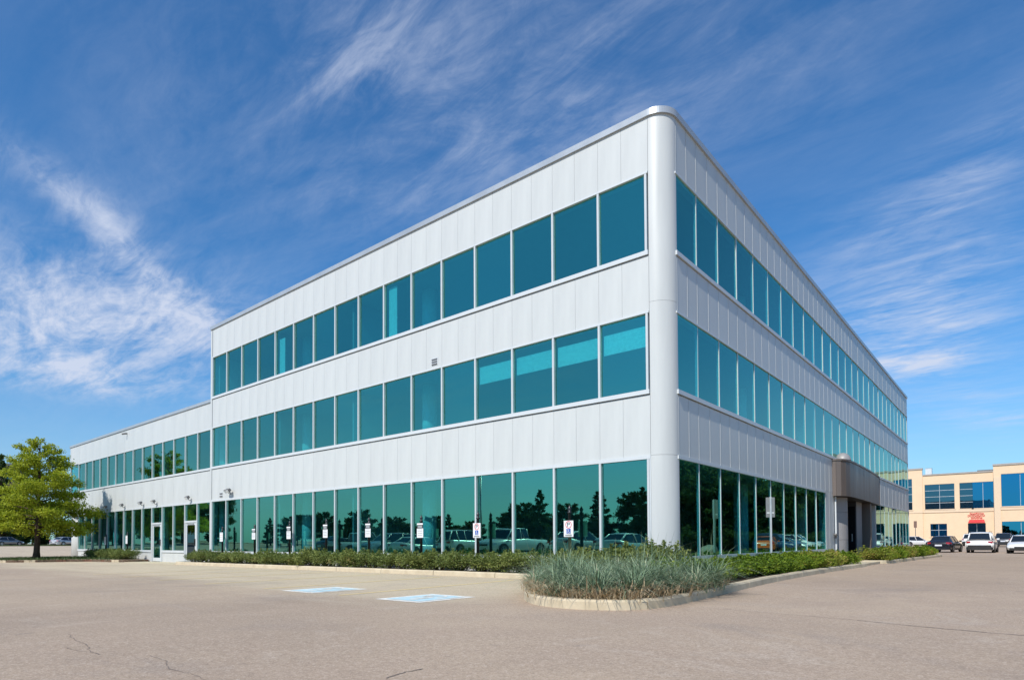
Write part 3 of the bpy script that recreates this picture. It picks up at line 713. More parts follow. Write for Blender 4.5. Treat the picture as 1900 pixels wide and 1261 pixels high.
# ------------------------------------------------------------------ parking signs
def sign_post(x, y, z0, z1, zt, kind, label, group=None):
    g0 = gz(x,y)+.06; s = empty('parking_sign', (x,y,g0)); tag(s, label, 'sign', group)
    MB().lathe([(.045,-.1),(.045,zt-.20-g0),(.062,zt-.19-g0),(.062,zt-.16-g0),(.035,zt-.15-g0),(.05,zt-.09-g0),(.05,zt-.05-g0),(.02,zt-.01-g0),(.012,zt+.03-g0)],12).build('post','black_paint',s)
    a, b = z0-g0, z1-g0; w = .155; yb = -.052
    def plate(name, x0,x1,za,zb,mat,parent,d=.0): return MB().box(x0,x1,yb-.006-d,yb-d,za,zb).build(name,mat,parent)
    if kind == 'hc':
        p = plate('sign_plate',-w,w,a,b,'sign_white',s); m = (b-a)
        o, i = ring_poly(0,b-m*.25,.082,.102,0,2*math.pi,24); rb = MB()
        for k in range(24): rb.add([(i[k][0],yb-.0075,i[k][1]),(o[k][0],yb-.0075,o[k][1]),(o[k+1][0],yb-.0075,o[k+1][1]),(i[k+1][0],yb-.0075,i[k+1][1])],[(0,1,2,3)])
        rb.build('red_ring','sign_red',p)
        zc = b-m*.25; pb = MB()
        pb.box(-.045,-.025,yb-.0085,yb-.0065,zc-.06,zc+.06); pb.box(-.025,.025,yb-.0085,yb-.0065,zc+.042,zc+.06); pb.box(-.025,.025,yb-.0085,yb-.0065,zc-.005,zc+.013); pb.box(.025,.043,yb-.0085,yb-.0065,zc+.0,zc+.055)
        pb.build('letter_p','sign_black',p)
        zb0 = a+m*.20; sz = m*.30; plate('blue_square',-sz/2,sz/2,zb0,zb0+sz,'sign_blue',p,.0065)
        wb = MB()
        for q in chair_quads(): wb.add([(-sz/2+px*sz,yb-.0145,zb0+py*sz) for px,py in q],[tuple(range(len(q)))])
        wb.build('symbol','sign_white',p)
        for k in range(2): plate('text_line',-w*.72,w*.72,a+m*(.06+.055*k),a+m*(.085+.055*k),'fixture',p,.0065)
    else:
        m = b-a; p = plate('sign_plate',-w,w,a,a+m*(.62 if kind == 'two' else 1),'sign_white',s)
        top = .55 if kind == 'two' else .92
        for k in range(4):
            zc = a+m*(top-.12*k-(.0 if kind == 'two' else .1*k)); plate('text_line',-w*.75,w*.72,zc-m*.018,zc,'sign_red' if kind == 'one' and k == 1 else 'fixture',p,.0065)
        if kind == 'two':
            q = plate('header_plate',-w*.95,w*.95,a+m*.66,b,'sign_black',s)
            plate('text_line',-w*.92,w*.92,b-m*.14,b-m*.03,'sign_white',q,.0065)
            for k in range(2): plate('text_line',-w*.7,w*.7,a+m*(.69+.075*k),a+m*(.725+.075*k),'galv_light',q,.0065)
SG = 'parking signs on black posts along the front'
sign_post(-2.84,-.25,1.11,1.55,1.95,'hc','accessible parking sign on black post nearest the rounded corner')
sign_post(-6.26,-.25,1.11,1.56,1.89,'hc','accessible parking sign on black post, second from the rounded corner')
for x, z0, z1, zt, lb in ((-8.86,1.13,1.63,1.86,'white parking sign with dark header, next left of the accessible signs'),(-11.69,1.17,1.68,1.88,'white parking sign with dark header, second left of the accessible signs'),
                  (-14.40,1.17,1.70,1.89,'white parking sign with dark header, third left of the accessible signs'),(-17.09,1.14,1.67,1.89,'white parking sign with dark header, fourth left of the accessible signs'),
                  (-20.04,1.14,1.62,1.80,'white parking sign with dark header, farthest left of those with headers')):
    sign_post(x,-.25,z0,z1,zt,'two',lb,SG)
sign_post(-23.17,-.25,1.05,1.49,1.76,'one','plain white parking sign on black post below the twin floodlight')
sign_post(-35.53,-.30,.96,1.46,1.66,'one','small white sign on black post in the wing hedge near the doors')
sign_post(-39.35,-.30,.89,1.42,1.60,'one','small white sign on black post in the wing hedge nearest the tree')
s = empty('road_sign', (.85,5.05,0)); tag(s, 'grey back of a sign on galvanised post in the right hedge', 'sign')
MB().box(-.026,.026,-.03,.03,-.05,2.30).build('post','galv',s)
MB().box(-.125,.125,.032,.036,1.68,2.28).build('sign_plate','sign_back',s); MB().box(-.10,.10,.0305,.0318,1.8,1.83).build('brace','galv_light',s)
s.rotation_euler = (0,0,R(26))
s = empty('lot_sign', (-7.0,108,0)); tag(s, 'tall narrow sign on thin post before the beige building', 'sign')
MB().box(-.05,.05,-.04,.04,-.1,4.0).build('post','fixture',s); MB().box(-.22,.22,-.05,-.041,2.9,4.0).build('sign_plate','brown_wall',s)

# ------------------------------------------------------------------ foliage
def leaf(b, p, d, n, L, w):
    """a folded leaf of two triangles pairs at p pointing d with normal n"""
    side = d.cross(n).normalized()*w; tip = p+d*L; mid = p+d*(L*.5)+n*(w*.35)
    o = len(b.v); b.v += [tuple(p), tuple(mid-side), tuple(tip), tuple(mid+side)]; b.f += [[o,o+1,o+2],[o,o+2,o+3]]; b.sm += [False,False]
def rvec(rng):
    while True:
        v = Vector((rng.uniform(-1,1),rng.uniform(-1,1),rng.uniform(-1,1)))
        if .05 < v.length < 1: return v.normalized()
def shrub_meshes(seed, n, size, mat, rx=.62, ry=.5, rz=.42):
    rng = random.Random(seed); b = MB(); lobes = []
    for k in range(16):
        a = rng.uniform(0,2*math.pi); r = rng.uniform(.2,.72)**.7; lobes.append((Vector((rx*r*math.cos(a),ry*r*math.sin(a),rng.uniform(.22,rz*1.5))), rng.uniform(.16,.28)))
    for k in range(n):
        c, r = rng.choice(lobes); v = rvec(rng); p = c+v*r*rng.uniform(.55,1.08)
        if p.z < .03: p.z = rng.uniform(.03,.2)
        d = (v*.8+rvec(rng)*.9+Vector((0,0,.35))).normalized(); nn = (v+rvec(rng)*.8).normalized()
        if abs(d.dot(nn)) > .95: nn = d.orthogonal()
        leaf(b, p, d, nn, size*rng.uniform(.7,1.4), size*rng.uniform(.28,.42))
    for k in range(int(n*.02)):       # stray shoots
        c, r = rng.choice(lobes); p = c+Vector((0,0,r))
        for j in range(6): leaf(b, p+Vector((rng.uniform(-.02,.02),rng.uniform(-.02,.02),j*.022)), (rvec(rng)+Vector((0,0,.8))).normalized(), rvec(rng), size*.9, size*.3)
    st = MB()
    for c, r in lobes: st.tube([(c.x*.15,c.y*.15,-.03),(c.x*.6,c.y*.6,c.z*.5),tuple(c)],[.018,.012,.006],5)
    return b.mesh('foliage', mat), st.mesh('stems', 'twig')
def place_shrub(ms, x, y, s, label, group, dz=.09, sz=None):
    o = empty('shrub', (x,y,gz(x,y)+dz), random.uniform(0,6.28)); o.scale = (s*random.uniform(.9,1.1), s*random.uniform(.9,1.1), sz or s)
    link('foliage', ms[0], o); link('stems', ms[1], o); tag(o, label, 'shrub', group); return o
OL = [shrub_meshes(k, 3600, .056, 'leaf_olive') for k in range(4)]
BR = [shrub_meshes(20+k, 4000, .058, 'leaf_bright', .66, .55, .40) for k in range(3)]+[shrub_meshes(30, 4000, .058, 'leaf_tan', .66, .55, .40)]
x = -25.3
while x < -.9:
    s = random.uniform(.92,1.14)*(1.0 if x < -16 else 1.08)
    place_shrub(random.choice(OL), x, -.72+random.uniform(-.10,.06), s, 'olive green shrub in the clipped row along the front windows', 'shrubs along the front windows', sz=s*random.uniform(.62,.80)*(.84 if x < -15 else .90))
    x += random.uniform(.78,.98)
for x, y, s in ((-1.9,-1.35,1.0),(-1.1,-1.9,.95),(-.5,-1.1,1.15),(.2,-1.3,1.2),(-.3,-.8,1.0)):
    place_shrub(random.choice(OL), x, y, s, 'olive green shrub behind the ornamental grass by the rounded corner', 'shrubs behind the ornamental grass', sz=s*.82)
for k, x in enumerate((-33.9,-34.8,-35.6,-36.5,-37.5,-38.4,-39.3,-40.2)):
    place_shrub(OL[k%4], x, -.75+random.uniform(-.1,.05), random.uniform(.95,1.1), 'low olive shrub in the short row below the wing windows', 'shrubs below the wing windows', sz=.74)
y = -2.6
while y < 12.3:
    red = y > 7.0 and random.random() < .45
    place_shrub(BR[3] if red else BR[random.randrange(3)], 1.30+random.uniform(-.06,.08), y, random.uniform(1.02,1.16), 'rust tinged shrub in the row along the right kerb' if red else 'bright green shrub in the row along the right kerb', 'rust tinged shrubs along the right kerb' if red else 'shrubs along the right kerb', sz=random.uniform(.50,.64))
    if y > -1.6: place_shrub(BR[random.randrange(3)], .62+random.uniform(-.06,.08), y+.3, random.uniform(.9,1.05), 'bright green shrub in the row along the right kerb', 'shrubs along the right kerb', sz=random.uniform(.46,.58))
    y += random.uniform(.74,.9)
y = 17.2
while y < 33.9:
    place_shrub(BR[3] if random.random() < .2 else BR[random.randrange(3)], 1.62+(y-17)*.022, y, random.uniform(1.05,1.2), 'green shrub in the far row beyond the entrance', 'shrubs beyond the entrance', sz=random.uniform(.58,.72)); y += .88
# ornamental grass
def in_poly(x, y, P):
    r = False; j = len(P)-1
    for i in range(len(P)):
        if (P[i][1] > y) != (P[j][1] > y) and x < (P[j][0]-P[i][0])*(y-P[i][1])/(P[j][1]-P[i][1])+P[i][0]: r = not r
        j = i
    return r
GP = [(-1.9,-2.5),(-1.3,-3.6),(-.5,-4.9),(.2,-5.8),(.85,-6.42),(1.4,-6.65),(1.95,-6.62),(2.4,-6.3),(2.5,-5.6),(2.4,-3.9),(2.25,-2.4),(1.7,-2.1),(.6,-1.7),(-.6,-2.0)]
def blades(name, n, mat, hmin, hmax, lean, rng, label, wid=.0085, edge=False):
    b = MB(); k = 0; clumps = []
    while len(clumps) < 95:
        x, y = rng.uniform(-2,2.6), rng.uniform(-6.7,-1.7)
        if in_poly(x,y,GP): clumps.append((x,y,rng.uniform(.5,1.2)))
    if edge:
        P = [Vector(p) for p in GP[1:11]]; clumps = []
        for i in range(len(P)-1):
            for t in range(6): q = P[i].lerp(P[i+1], t/6); clumps.append((q.x, q.y, rng.uniform(.7,1.15)))
    while k < n:
        cx, cy, hs = rng.choice(clumps); r = abs(rng.gauss(0,.10)); a = rng.uniform(0,6.283)
        x, y = cx+r*math.cos(a), cy+r*math.sin(a); k += 1
        H = rng.uniform(hmin,hmax)*hs; az = a+rng.gauss(0,.7); ln = abs(rng.gauss(lean,.42)); w = wid*rng.uniform(.7,1.35)
        d = Vector((math.cos(az),math.sin(az),0)); sd = Vector((-d.y,d.x,0)); base = Vector((x,y,gz(x,y)+.09)); o = len(b.v); N = 4
        for j in range(N+1):
            t = j/N; p = base+d*(H*ln*t*t*.9)+Vector((0,0,H*(t-.42*ln*t*t*t))); ww = w*(1-t**1.6)+.0006
            b.v += [tuple(p-sd*ww), tuple(p+sd*ww)]
        for j in range(N): b.f.append([o+2*j,o+2*j+1,o+2*j+3,o+2*j+2]); b.sm.append(True)
    return tag(b.build(name, mat), label, 'grass', kind='stuff')
rg = random.Random(5)
blades('ornamental_grass', 10500, 'blade_green', .30, .92, 1.15, rg, 'blue green ornamental grass filling the corner island')
blades('dry_grass', 1700, 'blade_dry', .14, .46, 1.0, rg, 'dry straw coloured grass blades along the island kerb', edge=True)
blades('grass_stalks', 260, 'blade_green', .8, 1.15, .25, rg, 'tall thin seed stalks above the ornamental grass', .005)
def lawn_tufts(x0,x1,y0,y1,n,rng,zoff,cond=None):
    b = MB()
    for k in range(n):
        x,y = rng.uniform(x0,x1), rng.uniform(y0,y1)
        if cond and not cond(x,y): continue
        p = Vector((x,y,gz(x,y)+zoff)); a = rng.uniform(0,6.28); d = Vector((math.cos(a)*.5,math.sin(a)*.5,1)).normalized(); h = rng.uniform(.08,.22); sd = Vector((-math.sin(a),math.cos(a),0))*.018
        b.add([p-sd,p+sd,p+d*h],[(0,1,2)])
    return b
ISL = [(p.x,p.y) for p in inset(pl3,.25)]+[(-44.9,-.1),(-33.2,-.1)]
tag(lawn_tufts(-44.5,-34,-5.8,-.2,9000,rg,.12,lambda x,y: in_poly(x,y,ISL)).build('island_grass','lawn_blade'), 'green ground cover under the street tree', 'ground cover', kind='stuff')

# ------------------------------------------------------------------ trees
def tree_meshes(seed, H, rad, mat, trunk_h, nl, leaves, lsz, droop=.0, lean=(0,0), prof=None, flat=.35, trunk_r=.16, bare_top=False):
    rng = random.Random(seed); tr = MB(); lf = MB()
    tp = [Vector((0,0,-.1)), Vector((.02,0,trunk_h*.3)), Vector((lean[0]*.4,lean[1]*.4,trunk_h)), Vector((lean[0]*.8,lean[1]*.8,H*.6)), Vector((lean[0],lean[1],H*.97))]
    tr.tube(tp, [trunk_r*1.45,trunk_r,trunk_r*.82,trunk_r*.5,.02], 9)
    def tpos(z):
        for a, c in zip(tp, tp[1:]):
            if a.z <= z <= c.z: return a.lerp(c,(z-a.z)/(c.z-a.z))
        return tp[-1].copy()
    prof = prof or (lambda t: math.sin(math.pi*min(1,.18+t*.82))**.7)
    pts = []
    for k in range(nl):
        t = (k+rng.uniform(.0,1))/nl; z = trunk_h+(H*.97-trunk_h)*t; a = k*2.399+rng.uniform(-.5,.5)
        L = rad*prof(t)*rng.uniform(.72,1.12); d = Vector((math.cos(a),math.sin(a),rng.uniform(.0,.35)+.45*t-droop*(1-t))).normalized()
        p0 = tpos(z); mid = p0+d*L*.5+Vector((0,0,L*.04)); end = p0+d*L+Vector((0,0,-.05*L*(1-t)))
        r0 = max(.012, trunk_r*.42*(1-t*.75)); tr.tube([p0,mid,end],[r0,r0*.6,.006],5,False)
        ns = 3+int(L*2.2)
        for j in range(ns):
            u = .28+.72*(j+rng.random())/ns; q = p0.lerp(mid,u*2) if u < .5 else mid.lerp(end,u*2-1)
            sa = a+rng.choice((-1,1))*rng.uniform(.5,1.25); sl_ = L*rng.uniform(.18,.36)*(1.15-u*.5)
            e2 = q+Vector((math.cos(sa),math.sin(sa),rng.uniform(-.18,.25)))*sl_
            tr.tube([q,e2],[r0*.4,.004],4,False); pts += [(q.lerp(e2,.55),sl_*.75,t), (e2,sl_*.8,t)]
        pts.append((end,L*.16+.1,t))
    wsum = sum(max(.1,r)**1.3 for _,r,_ in pts)
    for c, r, t in pts:
        if bare_top and t > .93 and rng.random() < .7: continue
        for j in range(int(leaves*max(.1,r)**1.3/wsum)+1):
            v = rvec(rng); p = c+Vector((v.x*r,v.y*r,v.z*r*flat))*rng.uniform(.3,1.15)
            d = (v*.6+rvec(rng)+Vector((0,0,-.1))).normalized(); n = (Vector((0,0,1))+rvec(rng)*.9).normalized()
            if abs(d.dot(n)) > .95: n = d.orthogonal()
            leaf(lf, p, d, n, lsz*rng.uniform(.7,1.35), lsz*rng.uniform(.3,.45))
    return tr.mesh('trunk','bark'), lf.mesh('crown',mat)
def place_tree(ms, x, y, z, s, rz, label, group=None, name='tree', sz=None):
    o = empty(name, (x,y,z), rz); o.scale = (s,s,sz or s); link('trunk', ms[0], o); link('crown', ms[1], o); return tag(o, label, 'tree', group)
oak = tree_meshes(3, 7.7, 3.2, 'leaf_tree', 1.55, 50, 40000, .12, .12, (.15,0), lambda t: (1-.86*t**1.45)*(.86 if t < .06 else 1), .62, .17, True)
place_tree(oak, -40.6, -3.7, .02, 1.0, R(40), 'yellow green street tree with layered branches at left edge', name='street_tree')
broad_ = [tree_meshes(50+k, 7.0, 2.9, 'leaf_dark', 1.4, 26, 9000, .26, 0, (0,0), None, .6) for k in range(2)]
conif = [tree_meshes(60+k, 8.0, 2.0, 'leaf_dark', .5, 44, 9000, .24, .25, (0,0), lambda t: (1-t)**.85+.05, .4) for k in range(2)]
midt = [tree_meshes(70, 8.0, 2.6, 'leaf_mid', 1.2, 30, 11000, .26, 0, (0,0), None, .6)]
LG = 'trees across the parking lot seen in the front windows'; LB = 'dark tree across the parking lot, seen only reflected in the front windows'
rt = random.Random(11)
for k in range(52):
    x = -84+k*1.8+rt.uniform(-.9,.9); y = -35+rt.uniform(-4,2)-(k%3)*3.0
    ms = rt.choice([broad_[0],broad_[1],conif[0],conif[1],broad_[0]]); s = rt.uniform(.45,.80)
    place_tree(ms, x, y, gz(x,y), s, rt.uniform(0,6.28), LB, LG, sz=s*rt.uniform(.85,1.1))
for k in range(18):
    x = -84-k*4.2+rt.uniform(-1,1); y = -25+rt.uniform(-4,2)
    place_tree(rt.choice([broad_[0],broad_[1],conif[1]]), x, y, gz(x,y), 1.15, rt.uniform(0,6.28), LB, LG, sz=1.2)
RGp = 'trees across the drive seen in the right windows'; RB = 'dense tree beyond the drive, seen only reflected in the right windows'
for k in range(46):
    y = 20+k*2.0+rt.uniform(-.6,.6); x = 19.5+rt.uniform(-1.2,2.5)+(k%3)*2.4
    if 44.6 < y < 47.6: continue
    ms = rt.choice([broad_[0],conif[0],midt[0],midt[0],conif[1]]); s = rt.uniform(1.30,1.50)
    place_tree(ms, x, y, gz(x,y), s, rt.uniform(0,6.28), RB, RGp, sz=s*rt.uniform(.92,1.08))
hg = [shrub_meshes(80+k, 2200, .13, 'leaf_dark', .8,.7,.7) for k in range(2)]
for k in range(34):
    y = 24+k*2.2; o = place_shrub(hg[k%2], 16.2+rt.uniform(-.3,.3), y, 1.5, 'dark shrub under the trees beyond the drive, seen only in reflection', 'shrubs beyond the drive', 0)

# ------------------------------------------------------------------ cars
def loft(rings, smooth=True):
    b = MB(); n = len(rings[0]); vs = [v for r in rings for v in r]
    b.add(vs, [(k*n+j, k*n+(j+1)%n, (k+1)*n+(j+1)%n, (k+1)*n+j) for k in range(len(rings)-1) for j in range(n)], smooth)
    b.add(rings[0], [tuple(range(n-1,-1,-1))]); b.add(rings[-1], [tuple(range(n))]); return b
SPEC = dict(
  sedan=dict(L=4.7, W=.91, H=1.45, belt=.93, hood=.88, deck=1.02, cab=(-2.05,-1.15,.35,1.25), roofw=.60, wheel=.33, axle=(-1.38,1.42)),
  suv=dict(L=4.75, W=.95, H=1.74, belt=1.10, hood=1.06, deck=1.10, cab=(-2.30,-1.88,.30,1.12), roofw=.66, wheel=.37, axle=(-1.38,1.42)),
  pickup=dict(L=5.6, W=.98, H=1.85, belt=1.16, hood=1.14, deck=1.12, cab=(-.75,-.55,.75,1.40), roofw=.70, wheel=.40, axle=(-1.75,1.85)))
PROTO = {}
def make_car(kind, colour):
    if (kind,colour) in PROTO: return copy_tree(PROTO[(kind,colour)])
    S = SPEC[kind]; hl_ = S['L']/2; W = S['W']; mat = 'car_'+colour; root = empty('parked_car'); c0,c1,c2,c3 = S['cab']; belt = S['belt']
    st = [(-hl_,.50,.86,.42,.72),(-hl_+.06,.36,.93,.30,S['deck']*.90),(-hl_+.25,.27,.985,.24,S['deck']-.02),(c0,.24,1,.22,S['deck']+.0),(c1,.22,1,.22,belt),(0,.20,1,.22,belt-.02),(c2+.4,.20,1,.22,belt-.03),(c3,.22,1,.22,S['hood']+.02),
          (hl_-.75,.24,.985,.24,S['hood']-.07),(hl_-.25,.26,.94,.28,S['hood']-.18),(hl_-.06,.32,.88,.34,S['hood']-.28),(hl_,.44,.80,.44,S['hood']-.40)]
    rings = []
    for y, zb, wf, _, zt in st:
        w = W*wf; m = zb+(zt-zb)*.55
        half = [(0,zb),(w*.86,zb),(w*.97,zb+.08),(w,m),(w*.985,zt-.16),(w*.93,zt-.05),(w*.80,zt),(w*.35,zt+.025)]
        rings.append([(x,y,z) for x,z in half]+[(0,y,zt+.03)]+[(-x,y,z) for x,z in half[:0:-1]])
    loft([r[::-1] for r in rings]).build('body', mat, root)
    # cabin: glass block, roof skin and pillars
    rw, H = S['roofw'], S['H']; bw = W*.93
    gpts = [((c0+.05),bw*.86,S['deck']-.04),((c1),rw*1.0,H-.05),((c2-.10),rw,H-.04),((c3),bw*.88,S['hood']-.02)]
    def ring(y,wt,zt,wb,zb): return [(-wb,y,zb),(wb,y,zb),(wt,y,zt),(-wt,y,zt)]
    zb = belt-.05
    A = (c0+.02,bw*.84,zb); D = (c3,bw*.84,zb)
    g = MB(); V = [(-bw*.84,c0+.02,zb),(bw*.84,c0+.02,zb),(bw*.84,c3,zb),(-bw*.84,c3,zb),(-bw,c1-.1,zb),(bw,c1-.1,zb),(bw,c2+.35,zb),(-bw,c2+.35,zb),
                   (-rw,c1,H-.045),(rw,c1,H-.045),(rw,c2,H-.035),(-rw,c2,H-.035)]
    def quad(name, ids, mt, parent=root, off=0.0, smooth=False):
        b = MB(); b.add([V[i] for i in ids], [tuple(range(len(ids)))]); return b
    gl = MB(); gl.add(V, [(0,1,9,8),(2,3,11,10),(1,5,9),(5,6,10,9),(6,2,10),(3,7,11),(7,4,8,11),(4,0,8),(8,9,10,11),(3,2,6,5,1,0,4,7)])
    gl.build('cabin_glass','car_glass',root)
    rf = []
    for y, w, z in ((c1-.06,rw*.96,H-.06),(c1+.10,rw*1.02,H-.015),((c1+c2)/2,rw*1.03,H),(c2-.12,rw*1.02,H-.012),(c2+.06,rw*.95,H-.055)):
        rf.append([(-w-.02,y,z-.055),(-w*.9,y,z-.005),(0,y,z+.018),(w*.9,y,z-.005),(w+.02,y,z-.055),(0,y,z-.05)])
    loft([r[::-1] for r in rf][::-1]).build('roof', mat, root)
    def bar(p, q, w, name='pillar', m_=mat):
        MB().tube([p,q],[w,w*.85],6).build(name, m_, root)
    for s in (-1,1):
        e = Vector((s*.012,0,0))
        bar(Vector((s*bw*.86,c3-.02,zb+.02)), Vector((s*rw,c2+.02,H-.05)), .042)
        bar(Vector((s*bw*.87,c0+.06,zb+.02)), Vector((s*rw,c1-.02,H-.06)), .06 if kind != 'sedan' else .055)
        ym = (c1+c2)/2+.1; bar(Vector((s*(bw+.0),ym,zb)), Vector((s*(rw+.01),ym-.05,H-.05)), .035)
        if kind == 'suv': bar(Vector((s*bw,c1+.45,zb)), Vector((s*(rw+.01),c1+.38,H-.05)), .05)
        mr = MB(); mr.add([(s*(bw+.02),c2+.45,belt-.02),(s*(bw+.22),c2+.42,belt),(s*(bw+.22),c2+.42,belt+.13),(s*(bw+.02),c2+.45,belt+.11),(s*(bw+.02),c2+.58,belt-.0),(s*(bw+.17),c2+.55,belt+.02),(s*(bw+.17),c2+.55,belt+.11),(s*(bw+.02),c2+.58,belt+.1)],
              [(0,1,2,3),(5,4,7,6),(0,4,5,1),(1,5,6,2),(2,6,7,3),(3,7,4,0)]); mr.build('mirror', mat, root)
        MB().box(min(s*W*.995,s*(W+.006)),max(s*W*.995,s*(W+.006)),S['axle'][0]+.5,S['axle'][1]-.5,.24,.34).build('sill_trim','black_trim',root)
        ts = MB(); yb_ = -hl_; z0_ = S['deck']-.30
        ts.add([(s*W*.90,yb_+.02,z0_),(s*W*.62,yb_-.022,z0_+.05),(s*W*.62,yb_-.005,z0_+.17),(s*W*.90,yb_+.05,z0_+.17),(s*W*.995,yb_+.32,z0_+.16),(s*W*1.0,yb_+.30,z0_+.02)],
               [(0,1,2,3),(0,3,4,5)] if s < 0 else [(3,2,1,0),(5,4,3,0)]); ts.build('tail_light','tail_red',root)
        hs = MB(); yf = hl_; z1_ = S['hood']-.42
        hs.add([(s*W*.86,yf-.045,z1_),(s*W*.45,yf+.008,z1_+.02),(s*W*.45,yf-.04,z1_+.13),(s*W*.86,yf-.12,z1_+.16),(s*W*.96,yf-.36,z1_+.18),(s*W*.95,yf-.32,z1_+.05)],
               [(3,2,1,0),(5,4,3,0)] if s < 0 else [(0,1,2,3),(0,3,4,5)]); hs.build('headlight','lamp_clear',root)
        for ax in S['axle']:
            r = S['wheel']; wx = s*(W-.10); wh = MB()
            prof = [(-.105,r*.62),(-.105,r*.93),(-.08,r),(.08,r),(.105,r*.93),(.105,r*.62)]; n = 20; o = 0
            for px, rr in prof:
                for j in range(n): t = 2*math.pi*j/n; wh.v.append((wx+px,ax+rr*math.cos(t),r+rr*math.sin(t)))
            for k in range(5):
                for j in range(n): wh.f.append([k*n+j,k*n+(j+1)%n,(k+1)*n+(j+1)%n,(k+1)*n+j]); wh.sm.append(True)
            wh.f += [list(range(n)), list(range(5*n,6*n))]; wh.sm += [False,False]
            w_ = wh.build('wheel','rubber',root)
            rm = MB(); xo = wx+s*.108
            for k in range(5):
                t0 = 2*math.pi*k/5; a_ = .26
                rm.add([(xo,ax+r*.12*math.cos(t0-1.2),r+r*.12*math.sin(t0-1.2)),(xo,ax+r*.64*math.cos(t0-a_),r+r*.64*math.sin(t0-a_)),(xo,ax+r*.64*math.cos(t0+a_),r+r*.64*math.sin(t0+a_)),(xo,ax+r*.12*math.cos(t0+1.2),r+r*.12*math.sin(t0+1.2))],[(0,1,2,3)])
            o_, i_ = ring_poly(ax,r,r*.58,r*.68,0,2*math.pi,20)
            for k in range(20): rm.add([(xo+s*.002,*i_[k]),(xo+s*.002,*o_[k]),(xo+s*.002,*o_[k+1]),(xo+s*.002,*i_[k+1])],[(0,1,2,3)])
            rm.build('rim','rim',w_)
            ar = MB(); xa = s*(W+.004); n = 18
            ar.add([(xa,ax,r+.02)]+[(xa,ax+(r+.07)*math.cos(math.pi*j/n),r+.01+(r+.07)*math.sin(math.pi*j/n)) for j in range(n+1)], [(0,j,j+1) for j in range(1,n+1)]); ar.build('wheel_arch','black_trim',root)
    bz = .30 if kind == 'sedan' else .36
    bm = MB(); b0, b1 = (.24,.50) if kind == 'sedan' else (.26,.64)
    o_ = [(-W*.97,-hl_+.42),(-W*.96,-hl_+.12),(-W*.80,-hl_-.03),(-W*.4,-hl_-.05),(W*.4,-hl_-.05),(W*.80,-hl_-.03),(W*.96,-hl_+.12),(W*.97,-hl_+.42)]
    bm.prism(o_, b0, b1).build('rear_bumper', 'black_trim' if kind != 'sedan' else mat, root)
    MB().box(-W*.6,W*.6,-hl_-.056,-hl_-.04,b0-.02,b0+.10).build('rear_valance','black_trim',root)
    MB().box(-W*.76,W*.76,hl_-.18,hl_+.03,.26,.44).build('front_bumper','black_trim',root)
    MB().box(-.26,.26,-hl_-.028,-hl_-.004,S['deck']-.46,S['deck']-.33).build('number_plate','plate',root)
    MB().box(-W*.42,W*.42,hl_-.04,hl_+.015,S['hood']-.46,S['hood']-.34).build('grille','black_trim',root)
    if kind == 'suv':
        for s in (-1,1): MB().tube([(s*(rw-.02),c1+.2,H+.0),(s*(rw-.02),c1+.25,H+.05),(s*(rw-.02),c2-.15,H+.05),(s*(rw-.02),c2-.1,H+.0)],[.014]*4,5).build('roof_rail','black_trim',root)
    if kind == 'pickup':
        MB().box(-W*.86,W*.86,-hl_+.08,c0-.12,S['deck']+.012,S['deck']+.045).build('bed_cover','black_trim',root)
    PROTO[(kind,colour)] = root; return root
def car(kind, colour, x, y, rz, label, group=None, dz=0):
    o = make_car(kind,colour); o.location = (x,y,gz(x,y)+.012+dz); o.rotation_euler = (0,0,R(rz)); tag(o, label, 'car', group)
    if not group and 'group' in o: del o['group']
    return o
G1 = 'cars parked before the beige building'
car('sedan','black', 1.35,53.5, -8,'black sedan seen from behind at the end of the far hedge', G1)
car('suv','white', 4.05,52.5, -3,'white sport utility car seen from behind in the middle of the lot', G1)
car('sedan','white', 6.75,49.5, 176,'white sedan cut by the right edge of the picture', G1)
car('suv','white', 1.25,97, -8,'small distant white sport utility car below the beige building', G1)
car('suv','dark', 5.0,88, -4,'dark sport utility car behind the white cars at right', G1)
car('sedan','pale', 3.1,99, 172,'pale grey car half hidden behind the middle white car', G1)
car('sedan','white', -4.6,84, -38,'white sedan behind the far hedge next to the office corner', G1)
car('sedan','beige', 8.7,90, 176,'beige car beyond the right edge of the lot', G1)
G2 = 'cars parked across the lot seen in the front windows'
for kd, cl, x, y, rz, lb in (('sedan','white',-12.4,-19.8,183,'white sedan across the lot, rightmost in the window reflection'),('sedan','white',-15.6,-19.4,182,'white sedan across the lot, second in the window reflection'),
        ('pickup','white',-20.6,-18.6,2,'white pickup across the lot reflected beside the accessible sign'),('suv','white',-24.2,-17.6,181,'white sport utility car reflected left of the pickup'),
        ('sedan','white',-28.4,-17.0,180,'white sedan reflected left of the sport utility car'),('suv','silver',-31.4,-16.6,3,'silver sport utility car reflected in the middle windows'),('pickup','pale',-35.2,-16.5,181,'pale pickup reflected towards the wing'),
        ('sedan','dark',-38.6,-17.2,182,'dark sedan reflected farthest toward the wing')):
    car(kd,cl,x,y,rz,lb,G2)
G3 = 'cars parked along the drive seen in the right windows'
car('sedan','orange',12.4,47.6,-12,'orange sedan beyond the drive, reflected in the right windows',G3)
car('suv','blue',12.6,50.8,92,'dark blue car beside the orange sedan, seen in reflection',G3)
car('sedan','silver',12.3,54.0,93,'silver sedan beyond the drive, seen in the right windows',G3)
car('suv','white',12.4,57.2,91,'white sport utility car beyond the drive, seen in the right windows',G3)
bo = MB(); rb = random.Random(3); bo.lathe([(.6,-.1),(.75,.15),(.66,.42),(.4,.6),(.1,.66)],10)
bo.v = [(x*rb.uniform(.88,1.12),y*rb.uniform(.88,1.12),z*rb.uniform(.93,1.07)) for x,y,z in bo.v]
